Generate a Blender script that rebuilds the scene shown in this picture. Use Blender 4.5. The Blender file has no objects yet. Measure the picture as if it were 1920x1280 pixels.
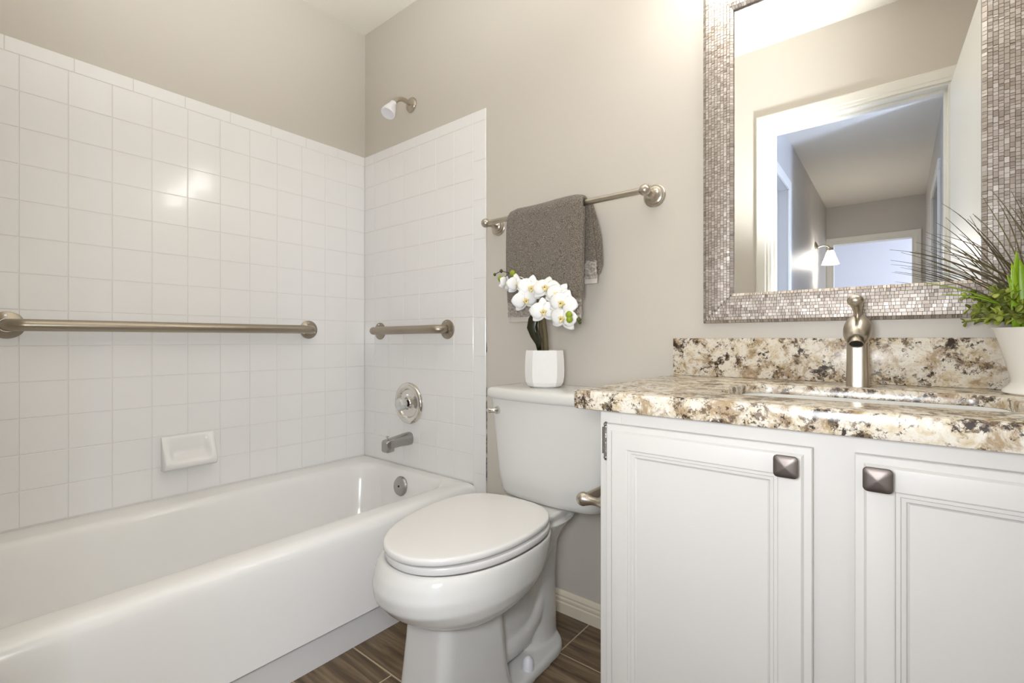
import bpy, bmesh, math, random
from mathutils import Vector, Matrix, Euler
random.seed(7)
PI = math.pi
scene = bpy.context.scene
COL = scene.collection

# ------------------------------------------------------------ camera
cam_d = bpy.data.cameras.new('camera')
cam_d.sensor_width = 36.0
cam_d.lens = 893.4 / 1920 * 36
cam_d.shift_y = -2.24 / 1920
cam_d.clip_start = 0.02
cam = bpy.data.objects.new('camera', cam_d)
COL.objects.link(cam)
cam.location = (2.0348, -1.3672, 0.92)
cam.rotation_euler = (PI / 2, 0, math.radians(39.03))
scene.camera = cam

# ------------------------------------------------------------ world, lights, exposure
world = bpy.data.worlds.new('world')
scene.world = world
world.use_nodes = True
bg = world.node_tree.nodes['Background']
bg.inputs[0].default_value = (0.75, 0.85, 1.0, 1)
bg.inputs[1].default_value = 0.6
vs = scene.view_settings
vs.view_transform = 'Standard'
vs.look = 'None'
vs.gamma = 1.0
vs.use_curve_mapping = False
vs.exposure = 1.0

VANITY_POWER = 6.6       # emission of each glass shade above the mirror
SCONCE_POWER = 18.0
BOUNCE_POWER = 88.0
FLASH_POWER = 4.8        # the photographer's flash in the doorway
DAY_POWER = 58.0

def lamp(name, kind, loc, power, color, size=0.1, rot=None, size_y=None):
    d = bpy.data.lights.new(name, kind)
    d.energy = power
    d.color = color
    if kind == 'AREA':
        d.size = size
        if size_y:
            d.shape = 'RECTANGLE'
            d.size_y = size_y
    else:
        d.shadow_soft_size = size
    o = bpy.data.objects.new(name, d)
    o.location = loc
    if rot:
        o.rotation_euler = rot
    COL.objects.link(o)
    return o

sb = lamp('softbox_flash', 'AREA', (1.93, -1.375, 0.95), FLASH_POWER, (0.93, 0.965, 1.0), 0.2)
sb.rotation_euler = (Vector((0.95, 0.0, 1.12)) - sb.location).to_track_quat('-Z', 'Y').to_euler()
# added fill spot without a fixture, bounced off the ceiling to brighten the room
fl = lamp('bounce_fill', 'SPOT', (1.88, -1.02, 1.05), BOUNCE_POWER, (0.93, 0.965, 1.0), 0.08)
fl.data.spot_size = math.radians(84)
fl.data.spot_blend = 1.0
fl.rotation_euler = (Vector((1.15, -0.93, 2.42)) - fl.location).to_track_quat('-Z', 'Y').to_euler()
# daylight coming in by the side passage of the hallway, and by the far bedroom's window
lamp('passage_daylight', 'AREA', (4.35, -1.80, 0.95), DAY_POWER, (0.52, 0.66, 1.0), 0.6, (0, math.radians(102), 0), 0.35)
lamp('bedroom_daylight', 'AREA', (3.3, -6.2, 1.5), 23.0, (0.86, 0.90, 1.0), 1.6, (0, math.radians(100), 0), 1.6)

# ------------------------------------------------------------ helpers: objects
WL = {}
def setp(o, label=None, cat=None, group=None, kind=None):
    if label: o['label'] = label
    if cat: o['category'] = cat
    if group: o['group'] = group
    if kind: o['kind'] = kind
    return o

def thing(name, label, cat, loc=(0, 0, 0), group=None):
    o = bpy.data.objects.new(name, None)
    o.empty_display_size = 0.05
    COL.objects.link(o)
    o.location = loc
    WL[o.name] = Vector(loc)
    return setp(o, label, cat, group)

def obj(name, bm, mat, parent=None, smooth=35, recalc=True, origin=None):
    """link bm (world coordinates) as one mesh object"""
    if recalc:
        bmesh.ops.recalc_face_normals(bm, faces=bm.faces[:])
    if parent is not None:
        off = WL[parent.name]
    else:
        off = Vector(origin) if origin is not None else Vector((0, 0, 0))
    if off.length > 0:
        bmesh.ops.translate(bm, verts=bm.verts[:], vec=-off)
    me = bpy.data.meshes.new(name)
    bm.to_mesh(me)
    bm.free()
    mats = mat if isinstance(mat, (list, tuple)) else [mat]
    for m in mats:
        me.materials.append(m)
    if smooth:
        for p in me.polygons:
            p.use_smooth = True
        me.set_sharp_from_angle(angle=math.radians(smooth))
    o = bpy.data.objects.new(name, me)
    COL.objects.link(o)
    if parent is not None:
        o.parent = parent
        if parent.type == 'EMPTY':
            o.location = (0, 0, 0)
        WL[o.name] = off.copy()
    else:
        o.location = off
        WL[o.name] = off.copy()
    return o

def struct(name, bm, mat, parent=None, smooth=35):
    o = obj(name, bm, mat, parent, smooth)
    o['kind'] = 'structure'
    return o

# ------------------------------------------------------------ helpers: geometry
def add_box(bm, x0, x1, y0, y1, z0, z1, bevel=0.0, seg=2, mi=0):
    n0 = len(bm.faces)
    vs_ = [bm.verts.new((x, y, z)) for x in (x0, x1) for y in (y0, y1) for z in (z0, z1)]
    f = [(0, 1, 3, 2), (4, 6, 7, 5), (0, 4, 5, 1), (2, 3, 7, 6), (0, 2, 6, 4), (1, 5, 7, 3)]
    fs = [bm.faces.new([vs_[i] for i in q]) for q in f]
    if bevel > 0:
        es = list({e for q in fs for e in q.edges})
        r = bmesh.ops.bevel(bm, geom=es, offset=bevel, segments=seg, profile=0.5, affect='EDGES')
    bm.faces.ensure_lookup_table()
    for q in bm.faces[n0:]:
        q.material_index = mi

def loft(bm, rings, cap0=True, cap1=True, closed=True, mi=0):
    R = [[bm.verts.new(p) for p in r] for r in rings]
    n = len(R[0])
    out = []
    for a, b in zip(R, R[1:]):
        for i in range(n if closed else n - 1):
            j = (i + 1) % n
            try:
                q = bm.faces.new((a[i], a[j], b[j], b[i]))
                q.material_index = mi
                out.append(q)
            except ValueError:
                pass
    if cap0:
        q = bm.faces.new(R[0][::-1]); q.material_index = mi
    if cap1:
        q = bm.faces.new(R[-1]); q.material_index = mi
    return R

def frame_of(d):
    d = Vector(d).normalized()
    a = Vector((0, 0, 1)) if abs(d.z) < 0.9 else Vector((1, 0, 0))
    u = d.cross(a).normalized()
    v = d.cross(u).normalized()
    return d, u, v

def lathe(bm, prof, origin, axis=(0, 0, 1), seg=32, cap0=True, cap1=True, mi=0, sx=1.0, sy=1.0):
    """prof: list of (radius, height along axis)"""
    d, u, v = frame_of(axis)
    o = Vector(origin)
    rings = []
    for r, h in prof:
        r = max(r, 1e-5)
        rings.append([o + d * h + u * (r * sx * math.cos(2 * PI * k / seg)) + v * (r * sy * math.sin(2 * PI * k / seg)) for k in range(seg)])
    loft(bm, rings, cap0, cap1, True, mi)

def tube(bm, pts, rad, seg=12, caps=True, mi=0):
    pts = [Vector(p) for p in pts]
    n = len(pts)
    rads = rad if isinstance(rad, (list, tuple)) else [rad] * n
    t = [(pts[min(i + 1, n - 1)] - pts[max(i - 1, 0)]).normalized() for i in range(n)]
    _, u, v = frame_of(t[0])
    rings = []
    for i in range(n):
        u = (u - t[i] * u.dot(t[i])).normalized()
        v = t[i].cross(u).normalized()
        rings.append([pts[i] + u * (rads[i] * math.cos(2 * PI * k / seg)) + v * (rads[i] * math.sin(2 * PI * k / seg)) for k in range(seg)])
    loft(bm, rings, caps, caps, True, mi)

def arc(c, a, b, n=8):
    """points from c+a to c+b on a quarter ellipse"""
    c, a, b = Vector(c), Vector(a), Vector(b)
    return [c + a * math.cos(PI / 2 * i / n) + b * math.sin(PI / 2 * i / n) for i in range(n + 1)]

def bez(p0, p1, p2, n=10, p3=None):
    out = []
    for i in range(n + 1):
        t = i / n
        if p3 is None:
            out.append(Vector(p0) * (1 - t) ** 2 + Vector(p1) * 2 * t * (1 - t) + Vector(p2) * t * t)
        else:
            out.append(Vector(p0) * (1 - t) ** 3 + Vector(p1) * 3 * t * (1 - t) ** 2 + Vector(p2) * 3 * t * t * (1 - t) + Vector(p3) * t ** 3)
    return out

def rrect(x0, x1, y0, y1, r, n=6):
    """rounded rectangle outline (2-D), counter-clockwise"""
    r = min(r, (x1 - x0) / 2 - 1e-4, (y1 - y0) / 2 - 1e-4)
    P = []
    for cx, cy, a0 in ((x1 - r, y1 - r, 0), (x0 + r, y1 - r, 90), (x0 + r, y0 + r, 180), (x1 - r, y0 + r, 270)):
        for k in range(n + 1):
            a = math.radians(a0 + 90 * k / n)
            P.append((cx + r * math.cos(a), cy + r * math.sin(a)))
    return P

def quad(bm, pts, mi=0):
    f = bm.faces.new([bm.verts.new(p) for p in pts])
    f.material_index = mi
    return f

# ------------------------------------------------------------ helpers: materials
def newmat(name):
    m = bpy.data.materials.new(name)
    m.use_nodes = True
    nt = m.node_tree
    return m, nt, nt.nodes['Principled BSDF']

def srgb(r, g, b):
    def f(c):
        c /= 255
        return c / 12.92 if c <= 0.04045 else ((c + 0.055) / 1.055) ** 2.4
    return (f(r), f(g), f(b), 1)

def simple(name, col, rough=0.5, metal=0.0, spec=0.5, coat=0.0, bump=None, trans=0.0, ior=1.45, sheen=0.0, sss=0.0):
    m, nt, p = newmat(name)
    p.inputs['Base Color'].default_value = col
    p.inputs['Roughness'].default_value = rough
    p.inputs['Metallic'].default_value = metal
    p.inputs['Specular IOR Level'].default_value = spec
    p.inputs['Coat Weight'].default_value = coat
    p.inputs['Transmission Weight'].default_value = trans
    p.inputs['IOR'].default_value = ior
    p.inputs['Sheen Weight'].default_value = sheen
    if sss:
        p.inputs['Subsurface Weight'].default_value = sss
        p.inputs['Subsurface Radius'].default_value = (0.01, 0.008, 0.006)
    if bump:
        scale, strength, dist = bump
        tc = nt.nodes.new('ShaderNodeTexCoord')
        n = nt.nodes.new('ShaderNodeTexNoise')
        n.inputs['Scale'].default_value = scale
        n.inputs['Detail'].default_value = 4
        b = nt.nodes.new('ShaderNodeBump')
        b.inputs['Strength'].default_value = strength
        b.inputs['Distance'].default_value = dist
        nt.links.new(tc.outputs['Object'], n.inputs['Vector'])
        nt.links.new(n.outputs['Fac'], b.inputs['Height'])
        nt.links.new(b.outputs['Normal'], p.inputs['Normal'])
    return m

def ramp(nt, stops):
    r = nt.nodes.new('ShaderNodeValToRGB')
    el = r.color_ramp.elements
    while len(el) < len(stops):
        el.new(0.5)
    for e, (pos, c) in zip(el, stops):
        e.position = pos
        e.color = c
    return r

def brushed(name, col, rough=0.3, scale=(400, 400, 6)):
    m, nt, p = newmat(name)
    p.inputs['Metallic'].default_value = 1.0
    p.inputs['Base Color'].default_value = col
    tc = nt.nodes.new('ShaderNodeTexCoord')
    mp = nt.nodes.new('ShaderNodeMapping')
    mp.inputs['Scale'].default_value = scale
    n = nt.nodes.new('ShaderNodeTexNoise')
    n.inputs['Scale'].default_value = 1.0
    n.inputs['Detail'].default_value = 2
    mr = nt.nodes.new('ShaderNodeMapRange')
    mr.inputs['To Min'].default_value = rough - 0.07
    mr.inputs['To Max'].default_value = rough + 0.09
    nt.links.new(tc.outputs['Object'], mp.inputs['Vector'])
    nt.links.new(mp.outputs['Vector'], n.inputs['Vector'])
    nt.links.new(n.outputs['Fac'], mr.inputs['Value'])
    nt.links.new(mr.outputs['Result'], p.inputs['Roughness'])
    return m

def wall_paint(name, col):
    m, nt, p = newmat(name)
    p.inputs['Base Color'].default_value = col
    p.inputs['Roughness'].default_value = 0.42
    tc = nt.nodes.new('ShaderNodeTexCoord')
    n1 = nt.nodes.new('ShaderNodeTexNoise'); n1.inputs['Scale'].default_value = 14; n1.inputs['Detail'].default_value = 5
    n1.inputs['Distortion'].default_value = 0.8
    r1 = ramp(nt, [(0.48, (0, 0, 0, 1)), (0.60, (1, 1, 1, 1))])
    n2 = nt.nodes.new('ShaderNodeTexNoise'); n2.inputs['Scale'].default_value = 160; n2.inputs['Detail'].default_value = 2
    mx = nt.nodes.new('ShaderNodeMath'); mx.operation = 'MULTIPLY_ADD'; mx.inputs[1].default_value = 0.25
    b = nt.nodes.new('ShaderNodeBump'); b.inputs['Strength'].default_value = 0.22; b.inputs['Distance'].default_value = 0.0006
    for n in (n1, n2):
        nt.links.new(tc.outputs['Object'], n.inputs['Vector'])
    nt.links.new(n1.outputs['Fac'], r1.inputs['Fac'])
    nt.links.new(n2.outputs['Fac'], mx.inputs[0])
    nt.links.new(r1.outputs['Color'], mx.inputs[2])
    nt.links.new(mx.outputs[0], b.inputs['Height'])
    nt.links.new(b.outputs['Normal'], p.inputs['Normal'])
    return m

def granite_mat():
    m, nt, p = newmat('granite')
    p.inputs['Roughness'].default_value = 0.24
    tc = nt.nodes.new('ShaderNodeTexCoord')
    mp = nt.nodes.new('ShaderNodeMapping')
    mp.inputs['Rotation'].default_value = (0.3, 0.5, 0.4)
    mp.inputs['Scale'].default_value = (1.25, 1.25, 1.25)
    nt.links.new(tc.outputs['Object'], mp.inputs['Vector'])
    def noise(scale, detail, rough, dist, off=0.0):
        n = nt.nodes.new('ShaderNodeTexNoise')
        n.inputs['Scale'].default_value = scale
        n.inputs['Detail'].default_value = detail
        n.inputs['Roughness'].default_value = rough
        n.inputs['Distortion'].default_value = dist
        a = nt.nodes.new('ShaderNodeVectorMath'); a.operation = 'ADD'; a.inputs[1].default_value = (off, off * 1.7, off * 0.6)
        nt.links.new(mp.outputs['Vector'], a.inputs[0])
        nt.links.new(a.outputs['Vector'], n.inputs['Vector'])
        return n
    def mix(fac, a, b):
        x = nt.nodes.new('ShaderNodeMix'); x.data_type = 'RGBA'
        nt.links.new(fac, x.inputs['Factor'])
        if isinstance(a, tuple): x.inputs['A'].default_value = a
        else: nt.links.new(a, x.inputs['A'])
        if isinstance(b, tuple): x.inputs['B'].default_value = b
        else: nt.links.new(b, x.inputs['B'])
        return x.outputs['Result']
    base_n = noise(30, 7, 0.68, 0.4)
    base = ramp(nt, [(0.30, srgb(188, 167, 132)), (0.43, srgb(211, 197, 171)), (0.53, srgb(224, 217, 205)), (0.62, srgb(215, 205, 187)), (0.74, srgb(186, 170, 146))])
    nt.links.new(base_n.outputs['Fac'], base.inputs['Fac'])
    tan_n = noise(22, 9, 0.72, 0.5, 3.1)
    tan = ramp(nt, [(0.50, (0, 0, 0, 1)), (0.60, (0.8, 0.8, 0.8, 1))])
    nt.links.new(tan_n.outputs['Fac'], tan.inputs['Fac'])
    c1 = mix(tan.outputs['Color'], base.outputs['Color'], srgb(152, 124, 86))
    clus = noise(20, 5, 0.62, 0.5, 11.0)
    br_n = noise(72, 8, 0.75, 0.3, 5.3)
    mb = nt.nodes.new('ShaderNodeMath'); mb.operation = 'MULTIPLY_ADD'; mb.inputs[1].default_value = 0.9
    nt.links.new(clus.outputs['Fac'], mb.inputs[0])
    nt.links.new(br_n.outputs['Fac'], mb.inputs[2])
    mr = nt.nodes.new('ShaderNodeMapRange'); mr.inputs['From Min'].default_value = 0.99; mr.inputs['From Max'].default_value = 1.06
    mr.inputs['To Max'].default_value = 0.85
    nt.links.new(mb.outputs[0], mr.inputs['Value'])
    c2 = mix(mr.outputs['Result'], c1, srgb(98, 76, 52))
    dk_n = noise(95, 7, 0.72, 0.4, 7.7)
    md = nt.nodes.new('ShaderNodeMath'); md.operation = 'MULTIPLY_ADD'; md.inputs[1].default_value = 0.8
    nt.links.new(clus.outputs['Fac'], md.inputs[0])
    nt.links.new(dk_n.outputs['Fac'], md.inputs[2])
    mr2 = nt.nodes.new('ShaderNodeMapRange'); mr2.inputs['From Min'].default_value = 0.99; mr2.inputs['From Max'].default_value = 1.03
    mr2.inputs['To Max'].default_value = 0.95
    nt.links.new(md.outputs[0], mr2.inputs['Value'])
    c2b = mix(mr2.outputs['Result'], c2, srgb(52, 42, 36))
    gr_n = noise(140, 4, 0.6, 0.3, 17.0)
    gr = ramp(nt, [(0.62, (0, 0, 0, 1)), (0.68, (0.7, 0.7, 0.7, 1))])
    nt.links.new(gr_n.outputs['Fac'], gr.inputs['Fac'])
    c3 = mix(gr.outputs['Color'], c2b, srgb(110, 98, 88))
    nt.links.new(c3, p.inputs['Base Color'])
    return m

def wood_tile_mat():
    m, nt, p = newmat('wood_look_tile')
    p.inputs['Roughness'].default_value = 0.35
    geo = nt.nodes.new('ShaderNodeNewGeometry')
    tc = nt.nodes.new('ShaderNodeTexCoord')
    sc = nt.nodes.new('ShaderNodeVectorMath'); sc.operation = 'MULTIPLY_ADD'
    sc.inputs[1].default_value = (3.0, 42.0, 1.0)
    cmb = nt.nodes.new('ShaderNodeCombineXYZ')
    mul = nt.nodes.new('ShaderNodeMath'); mul.operation = 'MULTIPLY'; mul.inputs[1].default_value = 37.0
    nt.links.new(geo.outputs['Random Per Island'], mul.inputs[0])
    for k in range(3):
        nt.links.new(mul.outputs[0], cmb.inputs[k])
    nt.links.new(tc.outputs['Object'], sc.inputs[0])
    nt.links.new(cmb.outputs[0], sc.inputs[2])
    n = nt.nodes.new('ShaderNodeTexNoise'); n.inputs['Scale'].default_value = 1.0; n.inputs['Detail'].default_value = 7
    n.inputs['Roughness'].default_value = 0.62; n.inputs['Distortion'].default_value = 0.7
    nt.links.new(sc.outputs['Vector'], n.inputs['Vector'])
    r = ramp(nt, [(0.28, srgb(62, 48, 35)), (0.45, srgb(102, 83, 61)), (0.58, srgb(128, 108, 83)), (0.75, srgb(162, 143, 116))])
    nt.links.new(n.outputs['Fac'], r.inputs['Fac'])
    nt.links.new(r.outputs['Color'], p.inputs['Base Color'])
    return m

def towel_mat(name, c0, c1, scale, strength):
    m, nt, p = newmat(name)
    p.inputs['Roughness'].default_value = 0.95
    p.inputs['Specular IOR Level'].default_value = 0.1
    p.inputs['Sheen Weight'].default_value = 0.25
    tc = nt.nodes.new('ShaderNodeTexCoord')
    n = nt.nodes.new('ShaderNodeTexNoise'); n.inputs['Scale'].default_value = scale; n.inputs['Detail'].default_value = 3
    nt.links.new(tc.outputs['Object'], n.inputs['Vector'])
    r = ramp(nt, [(0.35, c0), (0.65, c1)])
    nt.links.new(n.outputs['Fac'], r.inputs['Fac'])
    nt.links.new(r.outputs['Color'], p.inputs['Base Color'])
    b = nt.nodes.new('ShaderNodeBump'); b.inputs['Strength'].default_value = strength; b.inputs['Distance'].default_value = 0.003
    nt.links.new(n.outputs['Fac'], b.inputs['Height'])
    nt.links.new(b.outputs['Normal'], p.inputs['Normal'])
    return m

def glow(name, col, strength, base=(0.9, 0.9, 0.88, 1)):
    m, nt, p = newmat(name)
    p.inputs['Base Color'].default_value = base
    p.inputs['Roughness'].default_value = 0.3
    p.inputs['Emission Color'].default_value = col
    p.inputs['Emission Strength'].default_value = strength
    return m

def island_tint(name, cols, rough, metal=0.0):
    """colour picked per separate piece of the mesh"""
    m, nt, p = newmat(name)
    p.inputs['Roughness'].default_value = rough
    p.inputs['Metallic'].default_value = metal
    geo = nt.nodes.new('ShaderNodeNewGeometry')
    n = len(cols)
    r = ramp(nt, [(i / max(1, n - 1), c) for i, c in enumerate(cols)])
    nt.links.new(geo.outputs['Random Per Island'], r.inputs['Fac'])
    nt.links.new(r.outputs['Color'], p.inputs['Base Color'])
    return m

M = {}
M['wall'] = wall_paint('beige_wall_paint', srgb(209, 202, 191))
M['hall_wall'] = wall_paint('hall_wall_paint', srgb(198, 194, 188))
M['ceiling'] = simple('ceiling_paint', srgb(236, 230, 218), 0.7, bump=(120, 0.4, 0.002))
M['tile'] = simple('white_glazed_tile', srgb(243, 241, 239), 0.15, coat=0.15)
M['grout'] = simple('tile_grout', srgb(232, 229, 225), 0.6)
M['tub'] = simple('tub_enamel', srgb(243, 241, 238), 0.16)
M['porcelain'] = simple('white_porcelain', srgb(222, 220, 215), 0.09)
M['seat'] = simple('white_seat_plastic', srgb(226, 223, 219), 0.18)
M['nickel'] = brushed('brushed_nickel', srgb(192, 184, 171), 0.30)
M['bar'] = brushed('brushed_grab_bar_steel', srgb(168, 158, 143), 0.33, (6, 6, 6))
M['chrome'] = simple('chrome', srgb(225, 222, 216), 0.07, 1.0)
M['worn'] = simple('worn_chrome', srgb(172, 170, 167), 0.26, 1.0, bump=(110, 0.7, 0.002))
M['plastic'] = simple('white_plastic', srgb(238, 237, 240), 0.3)
M['acrylic'] = simple('clear_acrylic', (0.93, 0.92, 0.89, 1), 0.08, trans=0.35, ior=1.49)
M['granite'] = granite_mat()
M['cab'] = simple('white_cabinet_paint', srgb(208, 204, 199), 0.38, bump=(60, 0.08, 0.001))
M['trim'] = simple('white_trim_paint', srgb(232, 229, 220), 0.35)
M['base'] = simple('cream_baseboard_paint', srgb(232, 222, 200), 0.45)
M['pewter'] = brushed('dark_pewter', srgb(122, 113, 108), 0.46, (60, 60, 60))
M['wood'] = wood_tile_mat()
M['fgrout'] = simple('floor_grout', srgb(196, 180, 152), 0.85)
M['mosaic'] = island_tint('mosaic_metal_frame', [srgb(160, 149, 139), srgb(174, 163, 153), srgb(182, 172, 163), srgb(190, 181, 173), srgb(204, 197, 191)], 0.46, 0.7)
M['frame_dark'] = simple('mosaic_backing', srgb(122, 110, 101), 0.5, 0.3)
M['mirror'] = simple('mirror_glass', (0.93, 0.935, 0.93, 1), 0.0, 1.0)
M['terry'] = towel_mat('grey_terry', srgb(78, 69, 60), srgb(158, 147, 133), 460, 1.0)
M['band'] = towel_mat('towel_band', srgb(140, 131, 121), srgb(182, 174, 165), 180, 0.9)
M['hem'] = simple('towel_hem', srgb(198, 191, 182), 0.9)
M['matte_pot'] = simple('white_ceramic_matte', srgb(238, 236, 233), 0.5, bump=(40, 0.1, 0.001))
M['gloss_pot'] = simple('white_ceramic_glossy', srgb(240, 236, 228), 0.22)
M['soil'] = simple('dark_soil', srgb(62, 50, 36), 0.95, bump=(200, 1.0, 0.004))
M['petal'] = simple('orchid_petal', srgb(246, 245, 243), 0.5, sss=0.15)
M['lip'] = simple('orchid_lip', srgb(236, 220, 160), 0.5)
M['lipdot'] = simple('orchid_throat', srgb(150, 108, 60), 0.6)
M['bud'] = simple('orchid_bud', srgb(142, 160, 36), 0.4)
M['darkbud'] = simple('dark_bud', srgb(74, 78, 34), 0.5)
M['stalk'] = simple('orchid_stalk', srgb(96, 84, 56), 0.6)
M['twig'] = simple('dark_twig', srgb(66, 62, 34), 0.6)
M['dleaf'] = simple('dark_leaf', srgb(44, 44, 24), 0.3)
M['blade'] = island_tint('grass_blade', [srgb(74, 60, 38), srgb(92, 78, 48), srgb(82, 68, 44), srgb(116, 110, 52), srgb(78, 64, 42)], 0.6)
M['broad'] = island_tint('broad_leaf', [srgb(112, 150, 22), srgb(156, 190, 40), srgb(134, 172, 30)], 0.4)
M['box'] = island_tint('boxwood_leaf', [srgb(70, 76, 26), srgb(104, 114, 38), srgb(142, 154, 52), srgb(88, 96, 32), srgb(172, 184, 72), srgb(118, 128, 42)], 0.5)
M['caulk'] = simple('stained_caulk', srgb(104, 92, 78), 0.9)
M['dark'] = simple('dark_gap', srgb(36, 32, 28), 0.7)
M['glass_shade'] = glow('lit_glass_shade', (1.0, 0.97, 0.93, 1), VANITY_POWER)
M['sconce_shade'] = glow('lit_sconce_shade', (1.0, 0.95, 0.88, 1), SCONCE_POWER)
M['hallfloor'] = simple('hall_carpet', srgb(150, 138, 122), 0.95)
M['bedwall'] = simple('bedroom_wall_paint', srgb(222, 224, 230), 0.6)

# ------------------------------------------------------------ the room shell
H = 2.42
WX = 2.36       # right wall
DY = -1.36      # bathroom face of the door wall
DT = 0.12          # its thickness
AY = -1.526       # foot end of the tub alcove
AX = 0.86
OX0, OX1, OZ = 1.519, 2.212, 2.010   # door opening

# floor of wood-look planks
bm = bmesh.new()
add_box(bm, 0, WX, AY - 0.1, 0, -0.05, -0.0015, 0, 1, 1)
PW, PL, G = 0.1845, 0.610, 0.0022
for r in range(-1, 9):
    y1 = -0.187 + PW - r * PW
    y0 = y1 - PW
    xs = (1.256 if r % 2 == 0 else 0.951) - 3 * PL
    for k in range(8):
        a0, a1 = max(0.0, xs + k * PL), min(WX, xs + (k + 1) * PL)
        b0, b1 = max(DY - DT, y0), min(0.0, y1)
        if a1 - a0 < 0.02 or b1 - b0 < 0.01:
            continue
        a0 += G; a1 -= G; b0 += G; b1 -= G
        e = 0.0012
        lo = [(a0, b0, -0.0015), (a1, b0, -0.0015), (a1, b1, -0.0015), (a0, b1, -0.0015)]
        hi = [(a0 + e, b0 + e, 0), (a1 - e, b0 + e, 0), (a1 - e, b1 - e, 0), (a0 + e, b1 - e, 0)]
        loft(bm, [lo, hi], False, True)
struct('floor', bm, [M['wood'], M['fgrout']], smooth=0)

bm = bmesh.new()
add_box(bm, -0.106, WX + 0.1, AY - 0.1, 0.1, H, H + 0.06)
struct('ceiling', bm, M['ceiling'], smooth=0)

bm = bmesh.new()
add_box(bm, -0.106, -0.006, AY - 0.1, 0.1, 0, H)
wall_left = struct('wall_left', bm, M['wall'], smooth=0)
bm = bmesh.new()
add_box(bm, -0.006, WX, 0.0, 0.1, 0, H)
wall_back = struct('wall_back', bm, M['wall'], smooth=0)
bm = bmesh.new()
add_box(bm, WX, WX + 0.1, DY, 0.1, 0, H)
struct('wall_right', bm, M['wall'], smooth=0)
bm = bmesh.new()
add_box(bm, AX, OX0, DY - DT, DY, 0, H)
add_box(bm, -0.006, AX, AY - 0.1, AY, 0, H)
add_box(bm, AX, AX + 0.1, AY - 0.1, DY - DT, 0, H)
add_box(bm, OX1, WX + 0.1, DY - DT, DY, 0, H)
add_box(bm, OX0, OX1, DY - DT, DY, OZ, H)
struct('wall_front', bm, M['wall'], smooth=0)

# glazed tiles round the tub
TP = 0.1085
ZT = 1.8162
ZR = 1.7707
TUBZ = 0.355
def tile(bm, to3, a0, a1, b0, b1, full=True):
    g, e = 0.0006, 0.0013
    a0 += g; a1 -= g; b0 += g; b1 -= g
    if a1 - a0 < 0.006 or b1 - b0 < 0.006:
        return
    t = [random.uniform(-1, 1) * 0.00028 for _ in range(2)]
    def P(a, b, d):
        ca, cb = (a - (a0 + a1) / 2) / (a1 - a0), (b - (b0 + b1) / 2) / (b1 - b0)
        return to3(a, b, d + (t[0] * ca + t[1] * cb if d > 0.005 else 0))
    r0 = [P(a0, b0, 0.003), P(a1, b0, 0.003), P(a1, b1, 0.003), P(a0, b1, 0.003)]
    r1 = [P(a0 + e * .3, b0 + e * .3, 0.0052), P(a1 - e * .3, b0 + e * .3, 0.0052), P(a1 - e * .3, b1 - e * .3, 0.0052), P(a0 + e * .3, b1 - e * .3, 0.0052)]
    r2 = [P(a0 + e, b0 + e, 0.006), P(a1 - e, b0 + e, 0.006), P(a1 - e, b1 - e, 0.006), P(a0 + e, b1 - e, 0.006)]
    loft(bm, [r0, r1, r2], False, True)

def grid(bm, to3, cols, rows):
    for a0, a1 in cols:
        for b0, b1 in rows:
            tile(bm, to3, a0, a1, b0, b1)

rows = [(max(TUBZ, ZR - TP * (j + 1)), ZR - TP * j) for j in range(14) if ZR - TP * j > TUBZ + 0.004]
L3 = lambda a, b, d: (-0.006 + d, a, b)
B3 = lambda a, b, d: (a, -d, b)
bm = bmesh.new()
y9 = -1.0814 + 9 * TP
cols = [(y9, -0.0062)] + [(max(AY, y9 - TP * (k + 1)), y9 - TP * k) for k in range(14) if y9 - TP * k > AY]
grid(bm, L3, cols, rows)
tj = [AY, -1.373, -1.2201, -1.0675, -0.9170, -0.7641, -0.6111, -0.4560, -0.3033, -0.1500, -0.0062]
for a, b in zip(tj, tj[1:]):
    tile(bm, L3, a, b, ZR, ZT)
o = obj('tile_panel', bm, M['tile'], wall_left, 0); o['kind'] = 'structure'
bm = bmesh.new()
add_box(bm, -0.0065, -0.0012, AY, 0.0, TUBZ, ZT - 0.001)
o = obj('grout', bm, M['grout'], wall_left, 0); o['kind'] = 'structure'
bm = bmesh.new()
XB = 0.7355
XE = 0.8009
cols = [(max(0.0002, XB - TP * (k + 1)), XB - TP * k) for k in range(7)]
grid(bm, B3, cols, rows)
bj = [0.0002, 0.074, 0.226, 0.378, 0.530, 0.682, XB]
for a, b in zip(bj, bj[1:]):
    tile(bm, B3, a, b, ZR, ZT)
zj = [0.0, 0.093, 0.246, 0.399, 0.551, 0.7045, 0.857, 1.0085, 1.161, 1.314, 1.467, 1.62, ZR, ZT]
for a, b in zip(zj, zj[1:]):
    tile(bm, B3, XB, XE, a, b)
o = obj('tile_panel', bm, M['tile'], wall_back, 0); o['kind'] = 'structure'
bm = bmesh.new()
add_box(bm, 0.0, XE - 0.0015, -0.0048, 0.001, TUBZ, ZT - 0.001)
add_box(bm, XB, XE - 0.0015, -0.0048, 0.001, 0, TUBZ)
o = obj('grout', bm, M['grout'], wall_back, 0); o['kind'] = 'structure'

# cracked, stained caulk down the outer edge of the tile
bm = bmesh.new()
cr = random.Random(21)
for z0, z1 in ((0.375, 0.47), (0.482, 0.56), (0.575, 0.69), (0.70, 0.742), (0.872, 0.912)):
    n = int((z1 - z0) / 0.006)
    pts = [(XE + 0.0006 + cr.uniform(-0.0007, 0.0007), -0.0012, z0 + (z1 - z0) * i / n) for i in range(n + 1)]
    tube(bm, pts, [0.0004] + [cr.uniform(0.0007, 0.0017) for _ in range(n - 1)] + [0.0004], 6)
o = obj('caulk', bm, M['caulk'], wall_back, 60); o['kind'] = 'structure'

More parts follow.
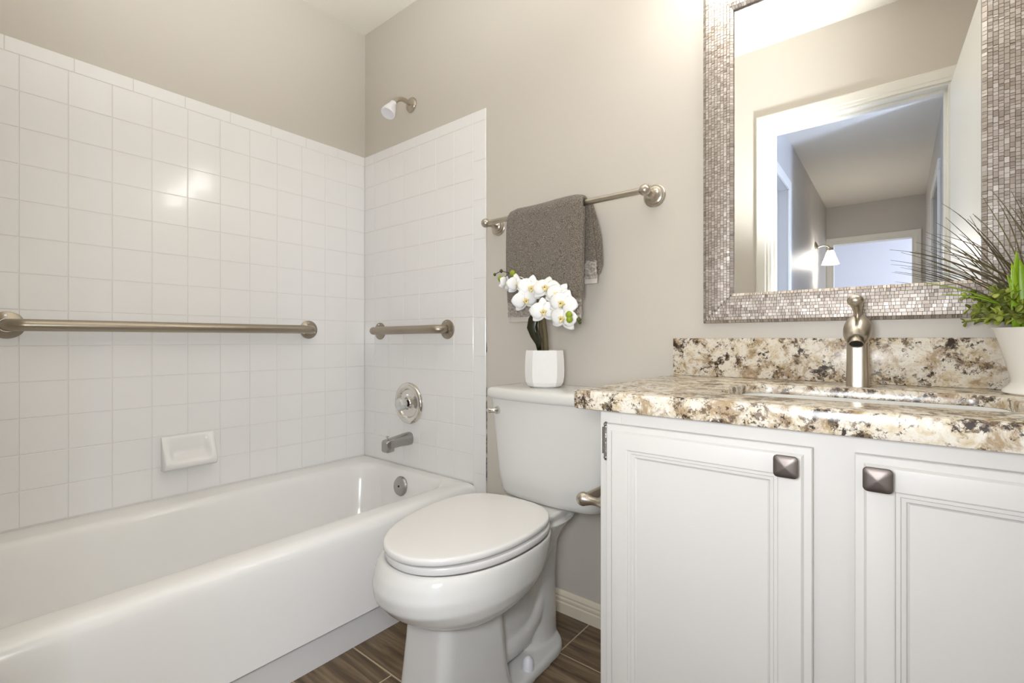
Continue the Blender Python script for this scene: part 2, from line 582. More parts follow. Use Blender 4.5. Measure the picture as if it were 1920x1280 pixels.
# baseboard with a moulded top
def baseboard(name, x0, x1):
    bm = bmesh.new()
    prof = [(0, 0), (0.0125, 0), (0.0125, 0.034), (0.0095, 0.037), (0.0095, 0.040), (0.0115, 0.043), (0.0115, 0.049), (0.0080, 0.052), (0.0080, 0.055), (0.0095, 0.059), (0.0070, 0.065), (0.003, 0.070), (0, 0.072)]
    loft(bm, [[(x, -y, z) for y, z in prof] for x in (x0, x1)])
    return struct(name, bm, M['base'], smooth=30)
baseboard('baseboard_back', XE + 0.0005, 1.58)

# ---- bathroom doorway: casing, jambs, stops and the open door
def casing(bm, x0, x1, ztop, yf, w=0.066, sgn=1, t=0.016):
    """U of moulded casing round an opening in a wall parallel to X; yf = wall face, sgn the side it stands out"""
    prof = [(0.0, 0.0), (0.0, 0.009), (0.006, 0.011), (0.012, 0.011), (0.016, 0.014), (w * 0.66, t), (w - 0.006, t), (w, 0.012), (w, 0.0)]
    def ring(corner):
        out = []
        for d, h in prof:
            if corner == 0: out.append((x0 - d, yf + sgn * h, 0))
            if corner == 1: out.append((x0 - d, yf + sgn * h, ztop + d))
            if corner == 2: out.append((x1 + d, yf + sgn * h, ztop + d))
            if corner == 3: out.append((x1 + d, yf + sgn * h, 0))
        return out
    loft(bm, [ring(k) for k in range(4)])

bm = bmesh.new()
casing(bm, OX0 + 0.004, OX1 - 0.004, OZ - 0.004, DY, 0.058, 1)
casing(bm, OX0 + 0.004, OX1 - 0.004, OZ - 0.004, DY - DT, 0.058, -1)
J = 0.014
for x0, x1 in ((OX0, OX0 + J), (OX1 - J, OX1)):
    add_box(bm, x0, x1, DY - DT + 0.001, DY - 0.001, 0, OZ - J)
add_box(bm, OX0, OX1, DY - DT + 0.001, DY - 0.001, OZ - J, OZ)
add_box(bm, OX0 + J, OX0 + J + 0.011, DY - 0.085, DY - 0.046, 0, OZ - J - 0.011)
add_box(bm, OX1 - J - 0.011, OX1 - J, DY - 0.085, DY - 0.046, 0, OZ - J - 0.011)
add_box(bm, OX0 + J, OX1 - J, DY - 0.085, DY - 0.046, OZ - J - 0.011, OZ - J)
struct('trim_1', bm, M['trim'], smooth=30)

bm = bmesh.new()
add_box(bm, 0, 0.035, 0, 0.66, 0.012, OZ - J - 0.004, 0.0015, 1)
d1 = struct('door_1', bm, M['trim'], smooth=30)
d1.location = (OX1 - J + 0.006, DY + 0.012, 0)
d1.rotation_euler = (0, 0, math.radians(-2.5))
bm = bmesh.new()
lathe(bm, [(0.03, 0), (0.03, 0.006), (0.012, 0.01), (0.012, 0.03), (0.026, 0.038), (0.030, 0.05), (0.024, 0.062), (0.0, 0.065)], (0.0, 0.60, 0.95), (-1, 0, 0), 24)
k = obj('door_knob', bm, M['nickel'], None, 35)
k.parent = d1

# ---- the hallway seen in the mirror
HXL, HXR, HYE = 1.40, 2.25, -5.10
PY = -2.55        # the side passage runs to the right between the door wall and PY
HY0 = DY - DT
bm = bmesh.new()
add_box(bm, 1.30, 4.6, -7.6, HY0, -0.06, -0.001)
struct('floor_hall', bm, M['hallfloor'], smooth=0)
bm = bmesh.new()
add_box(bm, 1.28, 4.6, HYE - 0.12, HY0, H, H + 0.06)
struct('ceiling_hall', bm, M['ceiling'], smooth=0)
DLA, DLB = -2.66, -1.92     # door in the hall's left wall
bm = bmesh.new()
add_box(bm, HXL - 0.12, HXL, HYE - 0.12, DLA, 0, H)
add_box(bm, HXL - 0.12, HXL, DLB, HY0, 0, H)
add_box(bm, HXL - 0.12, HXL, DLA, DLB, 2.03, H)
struct('wall_hall_left', bm, M['hall_wall'], smooth=0)
DRA, DRB = -3.62, -2.86     # door in the hall's right wall
bm = bmesh.new()
add_box(bm, HXR, HXR + 0.12, HYE - 0.12, DRA, 0, H)
add_box(bm, HXR, HXR + 0.12, DRB, PY, 0, H)
add_box(bm, HXR, HXR + 0.12, DRA, DRB, 2.03, H)
struct('wall_hall_right', bm, M['hall_wall'], smooth=0)
bm = bmesh.new()
add_box(bm, HXR + 0.12, 4.6, PY - 0.12, PY, 0, H)
struct('wall_passage_far', bm, M['hall_wall'], smooth=0)
bm = bmesh.new()
add_box(bm, WX + 0.1, 4.6, HY0, HY0 + 0.12, 0, H)
struct('wall_passage_near', bm, M['hall_wall'], smooth=0)
FX0, FX1, FZ = 1.45, 2.165, 2.012
bm = bmesh.new()
add_box(bm, HXL, FX0, HYE - 0.12, HYE, 0, H)
add_box(bm, FX1, HXR, HYE - 0.12, HYE, 0, H)
add_box(bm, FX0, FX1, HYE - 0.12, HYE, FZ, H)
struct('wall_hall_end', bm, M['hall_wall'], smooth=0)
# passage end wall with its window
bm = bmesh.new()
X0 = 4.48
add_box(bm, X0, X0 + 0.12, PY, HY0, 0, 0.55)
add_box(bm, X0, X0 + 0.12, PY, HY0, 1.95, H)
add_box(bm, X0, X0 + 0.12, PY, -2.40, 0.55, 1.95)
add_box(bm, X0, X0 + 0.12, -1.62, HY0, 0.55, 1.95)
struct('wall_passage_end', bm, M['hall_wall'], smooth=0)
bm = bmesh.new()
for a in (-2.40, -2.03, -1.66):
    add_box(bm, X0 + 0.02, X0 + 0.06, a, a + 0.04, 0.55, 1.95)
for z in (0.55, 1.23, 1.91):
    add_box(bm, X0 + 0.02, X0 + 0.06, -2.40, -1.62, z, z + 0.04)
w1 = struct('window_1', bm, M['trim'], smooth=0)
bm = bmesh.new()
add_box(bm, X0 + 0.036, X0 + 0.042, -2.40, -1.62, 0.55, 1.95)
o = obj('pane', bm, simple('window_pane_glass', (1, 1, 1, 1), 0.0, trans=1.0, ior=1.45), w1, 0); o['kind'] = 'structure'
# bright room beyond the far doorway
bm = bmesh.new()
add_box(bm, 0.9, 3.5, -7.6, -7.5, 0, H)
add_box(bm, 0.8, 0.9, -7.6, HYE - 0.12, 0, H)
add_box(bm, 3.5, 3.6, -7.6, HYE - 0.12, 0, H)
add_box(bm, 0.8, HXL - 0.12, HYE - 0.12, HYE, 0, H)
add_box(bm, HXR + 0.12, 3.6, HYE - 0.12, HYE, 0, H)
struct('wall_bedroom', bm, M['bedwall'], smooth=0)
bm = bmesh.new()
add_box(bm, 0.8, 3.6, -7.6, HYE - 0.12, H, H + 0.06)
struct('ceiling_bedroom', bm, M['bedwall'], smooth=0)
bm = bmesh.new()
add_box(bm, 0.8, 1.30, -7.6, HYE, -0.06, -0.001)
struct('floor_bedroom', bm, M['hallfloor'], smooth=0)
bm = bmesh.new()
casing(bm, FX0, FX1, FZ, HYE, 0.055, 1)
add_box(bm, FX0, FX0 + 0.018, HYE - 0.12, HYE, 0, FZ)
add_box(bm, FX1 - 0.018, FX1, HYE - 0.12, HYE, 0, FZ)
add_box(bm, FX0 + 0.018, FX1 - 0.018, HYE - 0.12, HYE, FZ - 0.018, FZ)
struct('trim_2', bm, M['trim'], smooth=30)

def side_casing(bm, xf, sgn, y0, y1, z, w=0.07):
    for (a, b) in ((y0 - w, y0), (y1, y1 + w)):
        add_box(bm, min(xf, xf + sgn * 0.016), max(xf, xf + sgn * 0.016), a, b, 0, z, 0.003, 1)
    add_box(bm, min(xf, xf + sgn * 0.0165), max(xf, xf + sgn * 0.0165), y0 - w, y1 + w, z, z + w, 0.003, 1)
def flush_door(name, x0, x1, y0, y1):
    bm = bmesh.new()
    add_box(bm, x0, x1, y0 + 0.003, y1 - 0.003, 0.01, 2.028, 0.002, 1)
    return struct(name, bm, M['trim'], smooth=30)
bm = bmesh.new()
side_casing(bm, HXL, 1, DLA, DLB, 2.03)
struct('trim_3', bm, M['trim'], smooth=30)
flush_door('door_2', HXL - 0.10, HXL - 0.065, DLA, DLB)
bm = bmesh.new()
side_casing(bm, HXR, -1, DRA, DRB, 2.03)
struct('trim_4', bm, M['trim'], smooth=30)
flush_door('door_3', HXR + 0.065, HXR + 0.10, DRA, DRB)

t = thing('wall_sconce', 'small hallway wall lamp with a lit frosted glass bell shade, seen in the mirror', 'wall lamp', (HXL, -4.17, 1.83))
bm = bmesh.new()
lathe(bm, [(0.0, 0), (0.055, 0.001), (0.055, 0.008), (0.040, 0.016), (0.018, 0.026), (0.0, 0.030)], (HXL, -4.17, 1.83), (1, 0, 0), 28)
obj('wall_plate', bm, M['nickel'], t)
bm = bmesh.new()
tube(bm, bez((HXL + 0.02, -4.17, 1.83), (HXL + 0.075, -4.17, 1.86), (HXL + 0.115, -4.17, 1.835), 10, (HXL + 0.125, -4.17, 1.80)), 0.007, 10)
lathe(bm, [(0.0, 0.03), (0.022, 0.028), (0.026, 0.0), (0.0, -0.002)], (HXL + 0.125, -4.17, 1.785), (0, 0, 1), 20)
obj('arm', bm, M['nickel'], t)
bm = bmesh.new()
lathe(bm, [(0.024, 0), (0.034, -0.02), (0.050, -0.07), (0.070, -0.125), (0.072, -0.13), (0.068, -0.13), (0.046, -0.07), (0.0, -0.01)], (HXL + 0.125, -4.17, 1.785), (0, 0, 1), 28, True, False)
obj('lamp_shade', bm, M['sconce_shade'], t)

# ------------------------------------------------------------ vanity light above the mirror (out of frame; it lights the room)
VX, VZ = 1.93, 2.075
t = thing('vanity_light', 'three shade bath light bar mounted above the mosaic framed mirror', 'light', (VX, 0, VZ))
bm = bmesh.new()
add_box(bm, VX - 0.38, VX + 0.38, -0.022, 0.0, VZ - 0.045, VZ + 0.045, 0.006)
obj('back_plate', bm, M['nickel'], t)
for dx in (-0.30, 0.0, 0.30):
    bm = bmesh.new()
    tube(bm, bez((VX + dx, -0.02, VZ), (VX + dx, -0.09, VZ + 0.03), (VX + dx, -0.19, VZ + 0.02), 8, (VX + dx, -0.19, VZ - 0.005)), 0.009, 10)
    lathe(bm, [(0.0, 0.02), (0.026, 0.018), (0.030, -0.004), (0.0, -0.005)], (VX + dx, -0.19, VZ - 0.008), (0, 0, 1), 20)
    obj('arm', bm, M['nickel'], t)
    bm = bmesh.new()
    lathe(bm, [(0.028, 0), (0.036, -0.02), (0.050, -0.06), (0.062, -0.11), (0.058, -0.11), (0.046, -0.06), (0.0, -0.008)], (VX + dx, -0.19, VZ - 0.012), (0, 0, 1), 28, True, False)
    obj('lamp_shade', bm, M['glass_shade'], t)

# ------------------------------------------------------------ bathtub
bm = bmesh.new()
def tub_ring(x0, x1, y0, y1, r, z):
    return [(x, y, z) for x, y in rrect(x0, x1, y0, y1, r, 8)]
TY0 = AY + 0.002
TY1 = -0.0065
TX0 = 0.0005
rings = [tub_ring(TX0, 0.766, TY0, TY1, 0.002, 0.0),
         tub_ring(TX0, 0.766, TY0, TY1, 0.002, 0.088),
         tub_ring(TX0, 0.782, TY0, TY1, 0.002, 0.0925),
         tub_ring(TX0, 0.787, TY0, TY1, 0.002, 0.098),
         tub_ring(TX0, 0.785, TY0, TY1, 0.002, 0.106),
         tub_ring(TX0, 0.770, TY0, TY1, 0.003, 0.20),
         tub_ring(TX0, 0.759, TY0, TY1, 0.004, 0.30),
         tub_ring(TX0, 0.755, TY0, TY1, 0.004, 0.325),
         tub_ring(TX0, 0.750, TY0, TY1, 0.005, 0.339),
         tub_ring(TX0, 0.742, TY0, TY1, 0.006, 0.348),
         tub_ring(TX0, 0.730, TY0, TY1, 0.007, 0.3535),
         tub_ring(TX0, 0.715, TY0, TY1, 0.008, 0.3555),
         tub_ring(0.090, 0.668, TY0 + 0.08, TY1 - 0.040, 0.090, 0.3545),
         tub_ring(0.096, 0.660, TY0 + 0.088, TY1 - 0.046, 0.094, 0.352),
         tub_ring(0.103, 0.652, TY0 + 0.097, TY1 - 0.053, 0.098, 0.345),
         tub_ring(0.110, 0.644, TY0 + 0.108, TY1 - 0.060, 0.102, 0.330),
         tub_ring(0.120, 0.636, TY0 + 0.130, TY1 - 0.068, 0.108, 0.29),
         tub_ring(0.140, 0.622, TY0 + 0.190, TY1 - 0.083, 0.115, 0.18),
         tub_ring(0.158, 0.608, TY0 + 0.250, TY1 - 0.098, 0.120, 0.10),
         tub_ring(0.178, 0.590, TY0 + 0.290, TY1 - 0.118, 0.110, 0.070),
         tub_ring(0.215, 0.553, TY0 + 0.340, TY1 - 0.155, 0.090, 0.058),
         tub_ring(0.30, 0.47, TY0 + 0.50, TY1 - 0.30, 0.05, 0.055)]
loft(bm, rings)
tub = thing('bathtub', 'white enamelled alcove bathtub with a flared front apron below the tiled walls', 'bathtub', (0.39, -0.76, 0))
obj('tub_shell', bm, M['tub'], tub, 50)

# tub overflow plate, on the tub's end wall
bm = bmesh.new()
lathe(bm, [(0.0, -0.002), (0.041, -0.002), (0.0415, 0.004), (0.037, 0.011), (0.012, 0.0135), (0.0, 0.0135)], (0.372, -0.0745, 0.293), (0, -1, 0.12), 36)
ovp = obj('overflow_plate', bm, M['worn'], tub, 35)
setp(ovp, 'round metal overflow plate')
bm = bmesh.new()
lathe(bm, [(0.0, 0.012), (0.0045, 0.013), (0.0045, 0.0148), (0.0, 0.0155)], (0.372, -0.0745, 0.293), (0, -1, 0.12), 12)
obj('screw', bm, M['dark'], ovp, 35)

# ------------------------------------------------------------ shower head, valve, spout
SX = 0.3516
t = thing('wall_shower', 'small white shower head on a bent nickel arm high on the back wall', 'shower', (SX, 0, 1.967))
bm = bmesh.new()
lathe(bm, [(0.0, 0), (0.033, 0.0), (0.033, 0.003), (0.029, 0.009), (0.016, 0.013), (0.0, 0.014)], (SX, 0, 1.967), (0, -1, 0), 32)
obj('flange', bm, M['nickel'], t)
bm = bmesh.new()
pa = [(SX, 0, 1.967), (SX, -0.03, 1.972)] + bez((SX, -0.045, 1.973), (SX, -0.080, 1.972), (SX, -0.104, 1.926), 8)
tube(bm, pa, 0.0095, 16)
obj('arm', bm, M['nickel'], t)
bm = bmesh.new()
ax = Vector((0.006, -0.026, -0.044)).normalized()
ho = Vector((SX, -0.099, 1.937))
lathe(bm, [(0.0, 0), (0.0145, 0.0), (0.0155, 0.010), (0.0155, 0.016), (0.019, 0.022), (0.0275, 0.052), (0.0300, 0.062), (0.0300, 0.068), (0.0265, 0.071), (0.024, 0.0695), (0.0, 0.0705)], ho, ax, 32)
obj('spray_head', bm, M['plastic'], t)

VXc, VZc = 0.3435, 0.6405
t = thing('shower_valve', 'round chrome shower valve with a clear knob above the tub spout', 'shower valve', (VXc, -0.006, VZc))
bm = bmesh.new()
lathe(bm, [(0.0, 0), (0.0925, 0.0), (0.0925, 0.004), (0.0895, 0.011), (0.083, 0.0155), (0.075, 0.0165), (0.068, 0.0145), (0.0635, 0.009), (0.060, 0.0045), (0.048, 0.0025), (0.034, 0.004), (0.024, 0.009), (0.020, 0.015), (0.0, 0.015)], (VXc, -0.006, VZc), (0, -1, 0), 56)
obj('escutcheon', bm, M['chrome'], t)
bm = bmesh.new()
lathe(bm, [(0.0, 0.0), (0.014, 0.0), (0.014, 0.012), (0.018, 0.022), (0.0, 0.022)], (VXc, -0.018, VZc), (0, -1, 0), 20)
obj('stem', bm, M['dark'], t)
bm = bmesh.new()
lathe(bm, [(0.0, 0.0), (0.016, 0.0), (0.026, 0.010), (0.029, 0.022), (0.028, 0.032), (0.022, 0.040), (0.010, 0.043), (0.0, 0.0435)], (VXc, -0.029, VZc), (0, -1, 0), 12)
obj('knob', bm, M['acrylic'], t, 10)

t = thing('tub_spout', 'worn chrome tub spout with a pull-up diverter pin', 'tub spout', (0.344, -0.006, 0.481))
bm = bmesh.new()
def sq(y, w, z0, z1, r=0.008):
    return [(0.344 + a, y, z) for a, z in rrect(-w, w, z0, z1, r, 4)]
loft(bm, [sq(-0.006, 0.026, 0.457, 0.512, 0.020), sq(-0.03, 0.025, 0.457, 0.510, 0.016), sq(-0.07, 0.0235, 0.460, 0.503, 0.010),
          sq(-0.105, 0.0225, 0.458, 0.498, 0.007), sq(-0.106, 0.0225, 0.445, 0.498, 0.007), sq(-0.136, 0.0215, 0.443, 0.494, 0.007), sq(-0.141, 0.018, 0.447, 0.490, 0.006)])
obj('spout_body', bm, M['worn'], t, 40)
bm = bmesh.new()
lathe(bm, [(0.003, 0), (0.003, 0.012), (0.0065, 0.013), (0.0065, 0.018), (0.0, 0.019)], (0.344, -0.125, 0.4945), (0, 0, 1), 16)
obj('diverter_pin', bm, M['chrome'], t)

# ------------------------------------------------------------ grab bars
def grab_bar(name, label, base0, base1, out, r=0.0178, stand=0.055, fr=0.040):
    b0, b1, out = Vector(base0), Vector(base1), Vector(out)
    t = thing(name, label, 'grab bar', b0, 'steel grab bars by the tub')
    d = (b1 - b0).normalized()
    R = 0.036
    bm = bmesh.new()
    c0 = b0 + out * (stand - R) + d * R
    c1 = b1 + out * (stand - R) - d * R
    pts = [b0] + arc(c0, -d * R, out * R, 8) + arc(c1, out * R, d * R, 8) + [b1]
    tube(bm, pts, r, 22)
    obj('bar', bm, M['bar'], t, 40)
    for b in (b0, b1):
        bm = bmesh.new()
        lathe(bm, [(0.0, 0.0), (fr, 0.0), (fr, 0.0035), (fr - 0.003, 0.006), (r + 0.004, 0.0075), (r + 0.002, 0.009), (0.0, 0.009)], b, out, 36)
        fl = obj('flange', bm, M['bar'], t)
        _, u, v = frame_of(out)
        for k in range(3):
            bm = bmesh.new()
            a = 2 * PI * k / 3 + 0.6
            lathe(bm, [(0.0, 0.0), (0.0042, 0.0), (0.0034, 0.0022), (0.0, 0.0024)], b + out * 0.0062 + (u * math.cos(a) + v * math.sin(a)) * (fr - 0.0105), out, 12)
            obj('screw', bm, M['chrome'], fl)
grab_bar('grab_bar', 'long steel grab bar on the left tiled wall above the soap dish', (0.0, -1.215, 0.9645), (0.0, -0.293, 0.967), (1, 0, 0))
grab_bar('grab_bar', 'short steel grab bar on the back tiled wall above the shower valve', (0.128, -0.006, 0.9635), (0.589, -0.006, 0.9655), (0, -1, 0))

# ------------------------------------------------------------ soap dish
bm = bmesh.new()
Y0, Y1, Z0, Z1 = -0.838, -0.672, 0.456, 0.576
def sd(x, a, b, c, d, r):
    return [(x, y, z) for y, z in rrect(a, b, c, d, r, 5)]
# back plate with a ledge that swells out at the foot, hollowed on top
secs = []
S = [0.0, 0.012, 0.03, 0.09, 0.13, 0.17, 0.22, 0.30, 0.40, 0.50, 0.60, 0.70, 0.78, 0.83, 0.87, 0.91, 0.97, 0.988, 1.0]
for s in S:
    y = Y0 + (Y1 - Y0) * s
    q = min(s, 1 - s)
    r = 1 - 0.10 * max(0.0, 1 - q / 0.03) ** 2          # rounded ends
    k = min(1.0, max(0.0, (q - 0.09) / 0.12)); k = k * k * (3 - 2 * k)
    th, lip = 0.010 * r, 0.050 * r
    zt, zb = Z1 - 0.007, Z0 + 0.030
    pr = [(0.0, Z1 - 0.002 * (1 - r) * 10), (th * 0.6, Z1 - 0.001), (th, zt)]
    for i in range(1, 9):
        z = zt + (zb - zt) * i / 8
        sl = th + (lip - th) * (zt - z) / (zt - zb)
        u = min(1.0, max(0.0, (Z0 + 0.060 - z) / 0.030)); u = u * u * (3 - 2 * u)
        sc = th + (lip - 0.004 - th) * u
        pr.append((sl + (min(sl, sc) - sl) * k, z))
    pr += [(lip, Z0 + 0.022), (lip * 0.97, Z0 + 0.011), (lip * 0.82, Z0 + 0.004), (lip * 0.4, Z0 + 0.0005), (0.0, Z0)]
    secs.append([(x, y, z) for x, z in pr])
loft(bm, secs)
sdish = obj('soap_dish', bm, M['tile'], None, 60, origin=(0, -0.755, 0.456))
setp(sdish, 'white ceramic soap dish set in the left tiled wall below the long bar', 'soap dish')

# ------------------------------------------------------------ towel bar
TZ = 1.3485
TBY = -0.072
t = thing('towel_bar', 'brushed nickel towel bar with ball ends on the beige back wall', 'towel bar', (1.17, 0, TZ))
bm = bmesh.new()
tube(bm, [(0.862, TBY, TZ), (1.473, TBY, TZ)], 0.0092, 20)
obj('bar', bm, M['nickel'], t)
def post(bm, base, axis, L, k=1.0):
    lathe(bm, [(0.0, 0.0), (0.0335 * k, 0.0), (0.0335 * k, 0.004), (0.031 * k, 0.0065), (0.027 * k, 0.007), (0.0265 * k, 0.0105), (0.023 * k, 0.0125), (0.020 * k, 0.0130),
               (0.0195 * k, 0.0165), (0.015 * k, 0.020), (0.0115 * k, 0.027), (0.009 * k, 0.036), (0.0095 * k, L - 0.020), (0.0115 * k, L - 0.014)] +
          [(0.0165 * k * math.sin(a), L - 0.0165 * k * math.cos(a) + 0.002) for a in [PI * q / 10 for q in range(3, 11)]], base, axis, 32)
for x in (0.862, 1.473):
    bm = bmesh.new()
    post(bm, (x, 0, TZ), (0, -1, 0), 0.072)
    obj('post', bm, M['nickel'], t)

# ------------------------------------------------------------ towel over the bar
def strap(bm, path, xl, xr, th, wave=None, nu=18, mi=0, cap=True):
    """cloth strip: path = [(y,z)...]; xl/xr = functions of path fraction; th = thickness"""
    n = len(path)
    rings = []
    for i, (y, z) in enumerate(path):
        a, b = path[max(0, i - 1)], path[min(n - 1, i + 1)]
        ty, tz = b[0] - a[0], b[1] - a[1]
        L = math.hypot(ty, tz) or 1
        ny, nz = -tz / L, ty / L
        s = i / (n - 1)
        L0, R0 = xl(s), xr(s)
        w = (lambda u: wave(u, s)) if wave else (lambda u: 0)
        ring = []
        h = th / 2
        def pt(u, off, ex=0):
            x = L0 + (R0 - L0) * u + ex
            o = off + w(u)
            return (x, y + ny * o, z + nz * o)
        for k in range(nu + 1):
            ring.append(pt(k / nu, h))
        for k in range(1, 4):
            q = PI * k / 4
            ring.append(pt(1, h * math.cos(q), h * math.sin(q)))
        for k in range(nu + 1):
            ring.append(pt(1 - k / nu, -h))
        for k in range(1, 4):
            q = PI * k / 4
            ring.append(pt(0, -h * math.cos(q), -h * math.sin(q)))
        rings.append(ring)
    loft(bm, rings, cap, cap, True, mi)

t = thing('hand_towel', 'grey terry hand towel with pale ruffled ends draped over the towel bar', 'towel', (1.13, TBY, TZ))
def front_path(z0, z1, n, y=-0.094):
    return [(y - 0.006 * math.sin(PI * min(1, (1.36 - (z0 + (z1 - z0) * i / n)) / 0.37)), z0 + (z1 - z0) * i / n) for i in range(n + 1)]
RB = 0.0195
over = [(TBY - RB * math.cos(a), TZ + RB * math.sin(a) + 0.001) for a in [PI * k / 10 for k in range(1, 11)]]
zt = 1.352
bm = bmesh.new()
mainp = front_path(1.048, zt, 22) + over
fx0 = lambda z: 0.9845 + 0.010 * max(0, (1.33 - z)) / 0.34 + 0.006 * math.exp(-((1.355 - z) / 0.02) ** 2)
fx1 = lambda z: 1.276 - 0.005 * max(0, (1.36 - z)) / 0.37 - 0.006 * math.exp(-((1.372 - z) / 0.02) ** 2)
def zs(path):
    return lambda s: path[min(len(path) - 1, int(round(s * (len(path) - 1))))][1]
zf = zs(mainp)
fold = lambda u, s: -0.006 * max(0, 0.10 - u) / 0.10 + 0.0036 * math.sin(u * 9 + 1.0) * (1 - s) + 0.002 * math.sin(u * 4 + s * 5) - 0.004 * (u > 0.93) * (u - 0.93) / 0.07
strap(bm, mainp, lambda s: fx0(zf(s)), lambda s: fx1(zf(s)), 0.015, fold, 30)
obj('front_panel', bm, M['terry'], t, 60)
# second thickness of the folded towel, just behind the front one
bm = bmesh.new()
p2 = [(-0.0825, 1.05 + (1.334 - 1.05) * i / 12) for i in range(13)]
strap(bm, p2, lambda s: 0.992, lambda s: 1.2785 - 0.004 * (1 - s), 0.009, None, 14)
obj('inner_fold', bm, M['terry'], t, 60)
def ruffle(u, s):
    return 0.0022 * math.sin(s * 21 + 3.0 * math.sin(u * 17) + 2.0 * math.sin(u * 41 + s * 4)) + 0.0015 * math.sin(u * 60 + s * 9)
bm = bmesh.new()
p3 = front_path(0.999, 1.049, 26)
strap(bm, p3, lambda s: 0.9945, lambda s: 1.2725, 0.013, ruffle, 80)
obj('ruffled_band', bm, M['band'], t, 60)
bm = bmesh.new()
p4 = front_path(0.983, 1.0005, 4)
strap(bm, p4, lambda s: 0.9955, lambda s: 1.2725, 0.0095, None, 14)
obj('hem', bm, M['hem'], t, 60)
# back layers that show to the right of the front panel
def back(x_top, x_bot, y0, y1, zb, zt2=1.352, th=0.012):
    n = 16
    path = [(y1 + (y0 - y1) * (i / n) ** 1.3, zb + (zt2 - zb) * i / n) for i in range(n + 1)]
    return path, (lambda s: 1.02), (lambda s: x_bot + (x_top - x_bot) * (max(0, s - 0.05) / 0.95) ** 0.9), th
bm = bmesh.new()
pth, a, b, th = back(1.282, 1.2985, -0.056, -0.050, 1.168)
strap(bm, pth, a, lambda s: 1.2975 - 0.0155 * s + 0.005 * math.sin(PI * s) * (1 - s), th, lambda u, s: 0.002 * math.sin(u * 12 + s * 3), 24)
obj('back_panel', bm, M['terry'], t, 60)
bm = bmesh.new()
strap(bm, [(-0.049 + 0.0, 1.112 + 0.058 * i / 24) for i in range(25)], lambda s: 1.03, lambda s: 1.3025 - 0.004 * s, 0.012, ruffle, 70)
obj('ruffled_band', bm, M['band'], t, 60)
bm = bmesh.new()
strap(bm, [(-0.049, 1.098 + 0.0155 * i / 3) for i in range(4)], lambda s: 1.03, lambda s: 1.3035, 0.009, None, 14)
obj('hem', bm, M['hem'], t, 60)
bm = bmesh.new()
pth, a, b, th = back(1.287, 1.3135, -0.052, -0.030, 1.128)
strap(bm, pth, a, lambda s: 1.2855 + 0.0285 * math.sin(PI / 2 * min(1, (1 - s) * 1.35)) - 0.010 * max(0, 0.12 - s) / 0.12, 0.011, lambda u, s: 0.004 * math.sin(u * 14 + s * 4), 24)
obj('back_panel', bm, M['terry'], t, 60)

# ------------------------------------------------------------ toilet
TXc = 1.169
t = thing('toilet', 'white two-piece toilet with a closed lid standing between tub and vanity', 'toilet', (TXc, -0.40, 0))
ROT = math.radians(2.5)
def rot(x, y):
    """turn the bowl slightly about the tank's middle"""
    dx, dy = x - TXc, y + 0.30
    return (TXc + dx * math.cos(ROT) - dy * math.sin(ROT), -0.30 + dx * math.sin(ROT) + dy * math.cos(ROT))
def egg(cx, yw, hw, yf, yr, nf=2.15, nr=2.6, n=64):
    """egg outline: widest at yw, front tip yf, rear yr"""
    P = []
    for k in range(n):
        a = 2 * PI * k / n
        c, s = math.cos(a), math.sin(a)
        if s < 0:
            e = 2 / nf; L = yw - yf
        else:
            e = 2 / nr; L = yr - yw
        x = hw * math.copysign(abs(c) ** e, c)
        y = L * math.copysign(abs(s) ** e, s)
        P.append(rot(cx + x, yw + y))
    return P
def eggring(z, *a, **k):
    return [(x, y, z) for x, y in egg(*a, **k)]
def tilt(y):
    return 0.0
def ov(z, cx, hw, y0, y1):
    return [(*rot(TXc + cx + hw * math.cos(2 * PI * k / 28), (y0 + y1) / 2 + (y1 - y0) / 2 * math.sin(2 * PI * k / 28)), z) for k in range(28)]
bm = bmesh.new()
# bowl: rim down to its underside
B = [(0.408, 0.166, -0.703, -0.268, -0.45), (0.4165, 0.172, -0.711, -0.262, -0.45), (0.4150, 0.1765, -0.719, -0.258, -0.45), (0.410, 0.178, -0.727, -0.258, -0.455), (0.393, 0.1785, -0.738, -0.262, -0.465),
     (0.365, 0.1785, -0.746, -0.272, -0.48), (0.337, 0.176, -0.741, -0.288, -0.49), (0.31, 0.166, -0.718, -0.312, -0.50), (0.287, 0.148, -0.684, -0.345, -0.505), (0.268, 0.124, -0.645, -0.38, -0.51), (0.252, 0.09, -0.60, -0.42, -0.51)]
loft(bm, [eggring(z, TXc - 0.003, yw, hw, yf, yr) for z, hw, yf, yr, yw in B])
# throat between the bowl and the rear deck
loft(bm, [ov(0.05, 0, 0.050, -0.46, -0.16), ov(0.16, 0, 0.052, -0.46, -0.15), ov(0.25, 0, 0.064, -0.46, -0.12), ov(0.31, 0, 0.085, -0.46, -0.10), ov(0.36, 0, 0.105, -0.45, -0.07), ov(0.40, 0, 0.118, -0.42, -0.05)])
# front pedestal column
def dring(z, hw, yf, yr, r=0.03):
    """column outline with a narrower flat front and slanted facets"""
    pts = []
    for x, y in rrect(-hw, hw, yf, yr, r, 5):
        f = (y - yr) / (yf - yr)
        x *= 1 - 0.30 * max(0, f - 0.35) / 0.65
        pts.append((*rot(TXc - 0.014 + x, y), z))
    return pts
loft(bm, [dring(0.0, 0.108, -0.665, -0.40), dring(0.015, 0.106, -0.662, -0.40), dring(0.10, 0.102, -0.648, -0.42), dring(0.20, 0.098, -0.635, -0.43), dring(0.275, 0.096, -0.628, -0.43), dring(0.30, 0.096, -0.62, -0.43)])
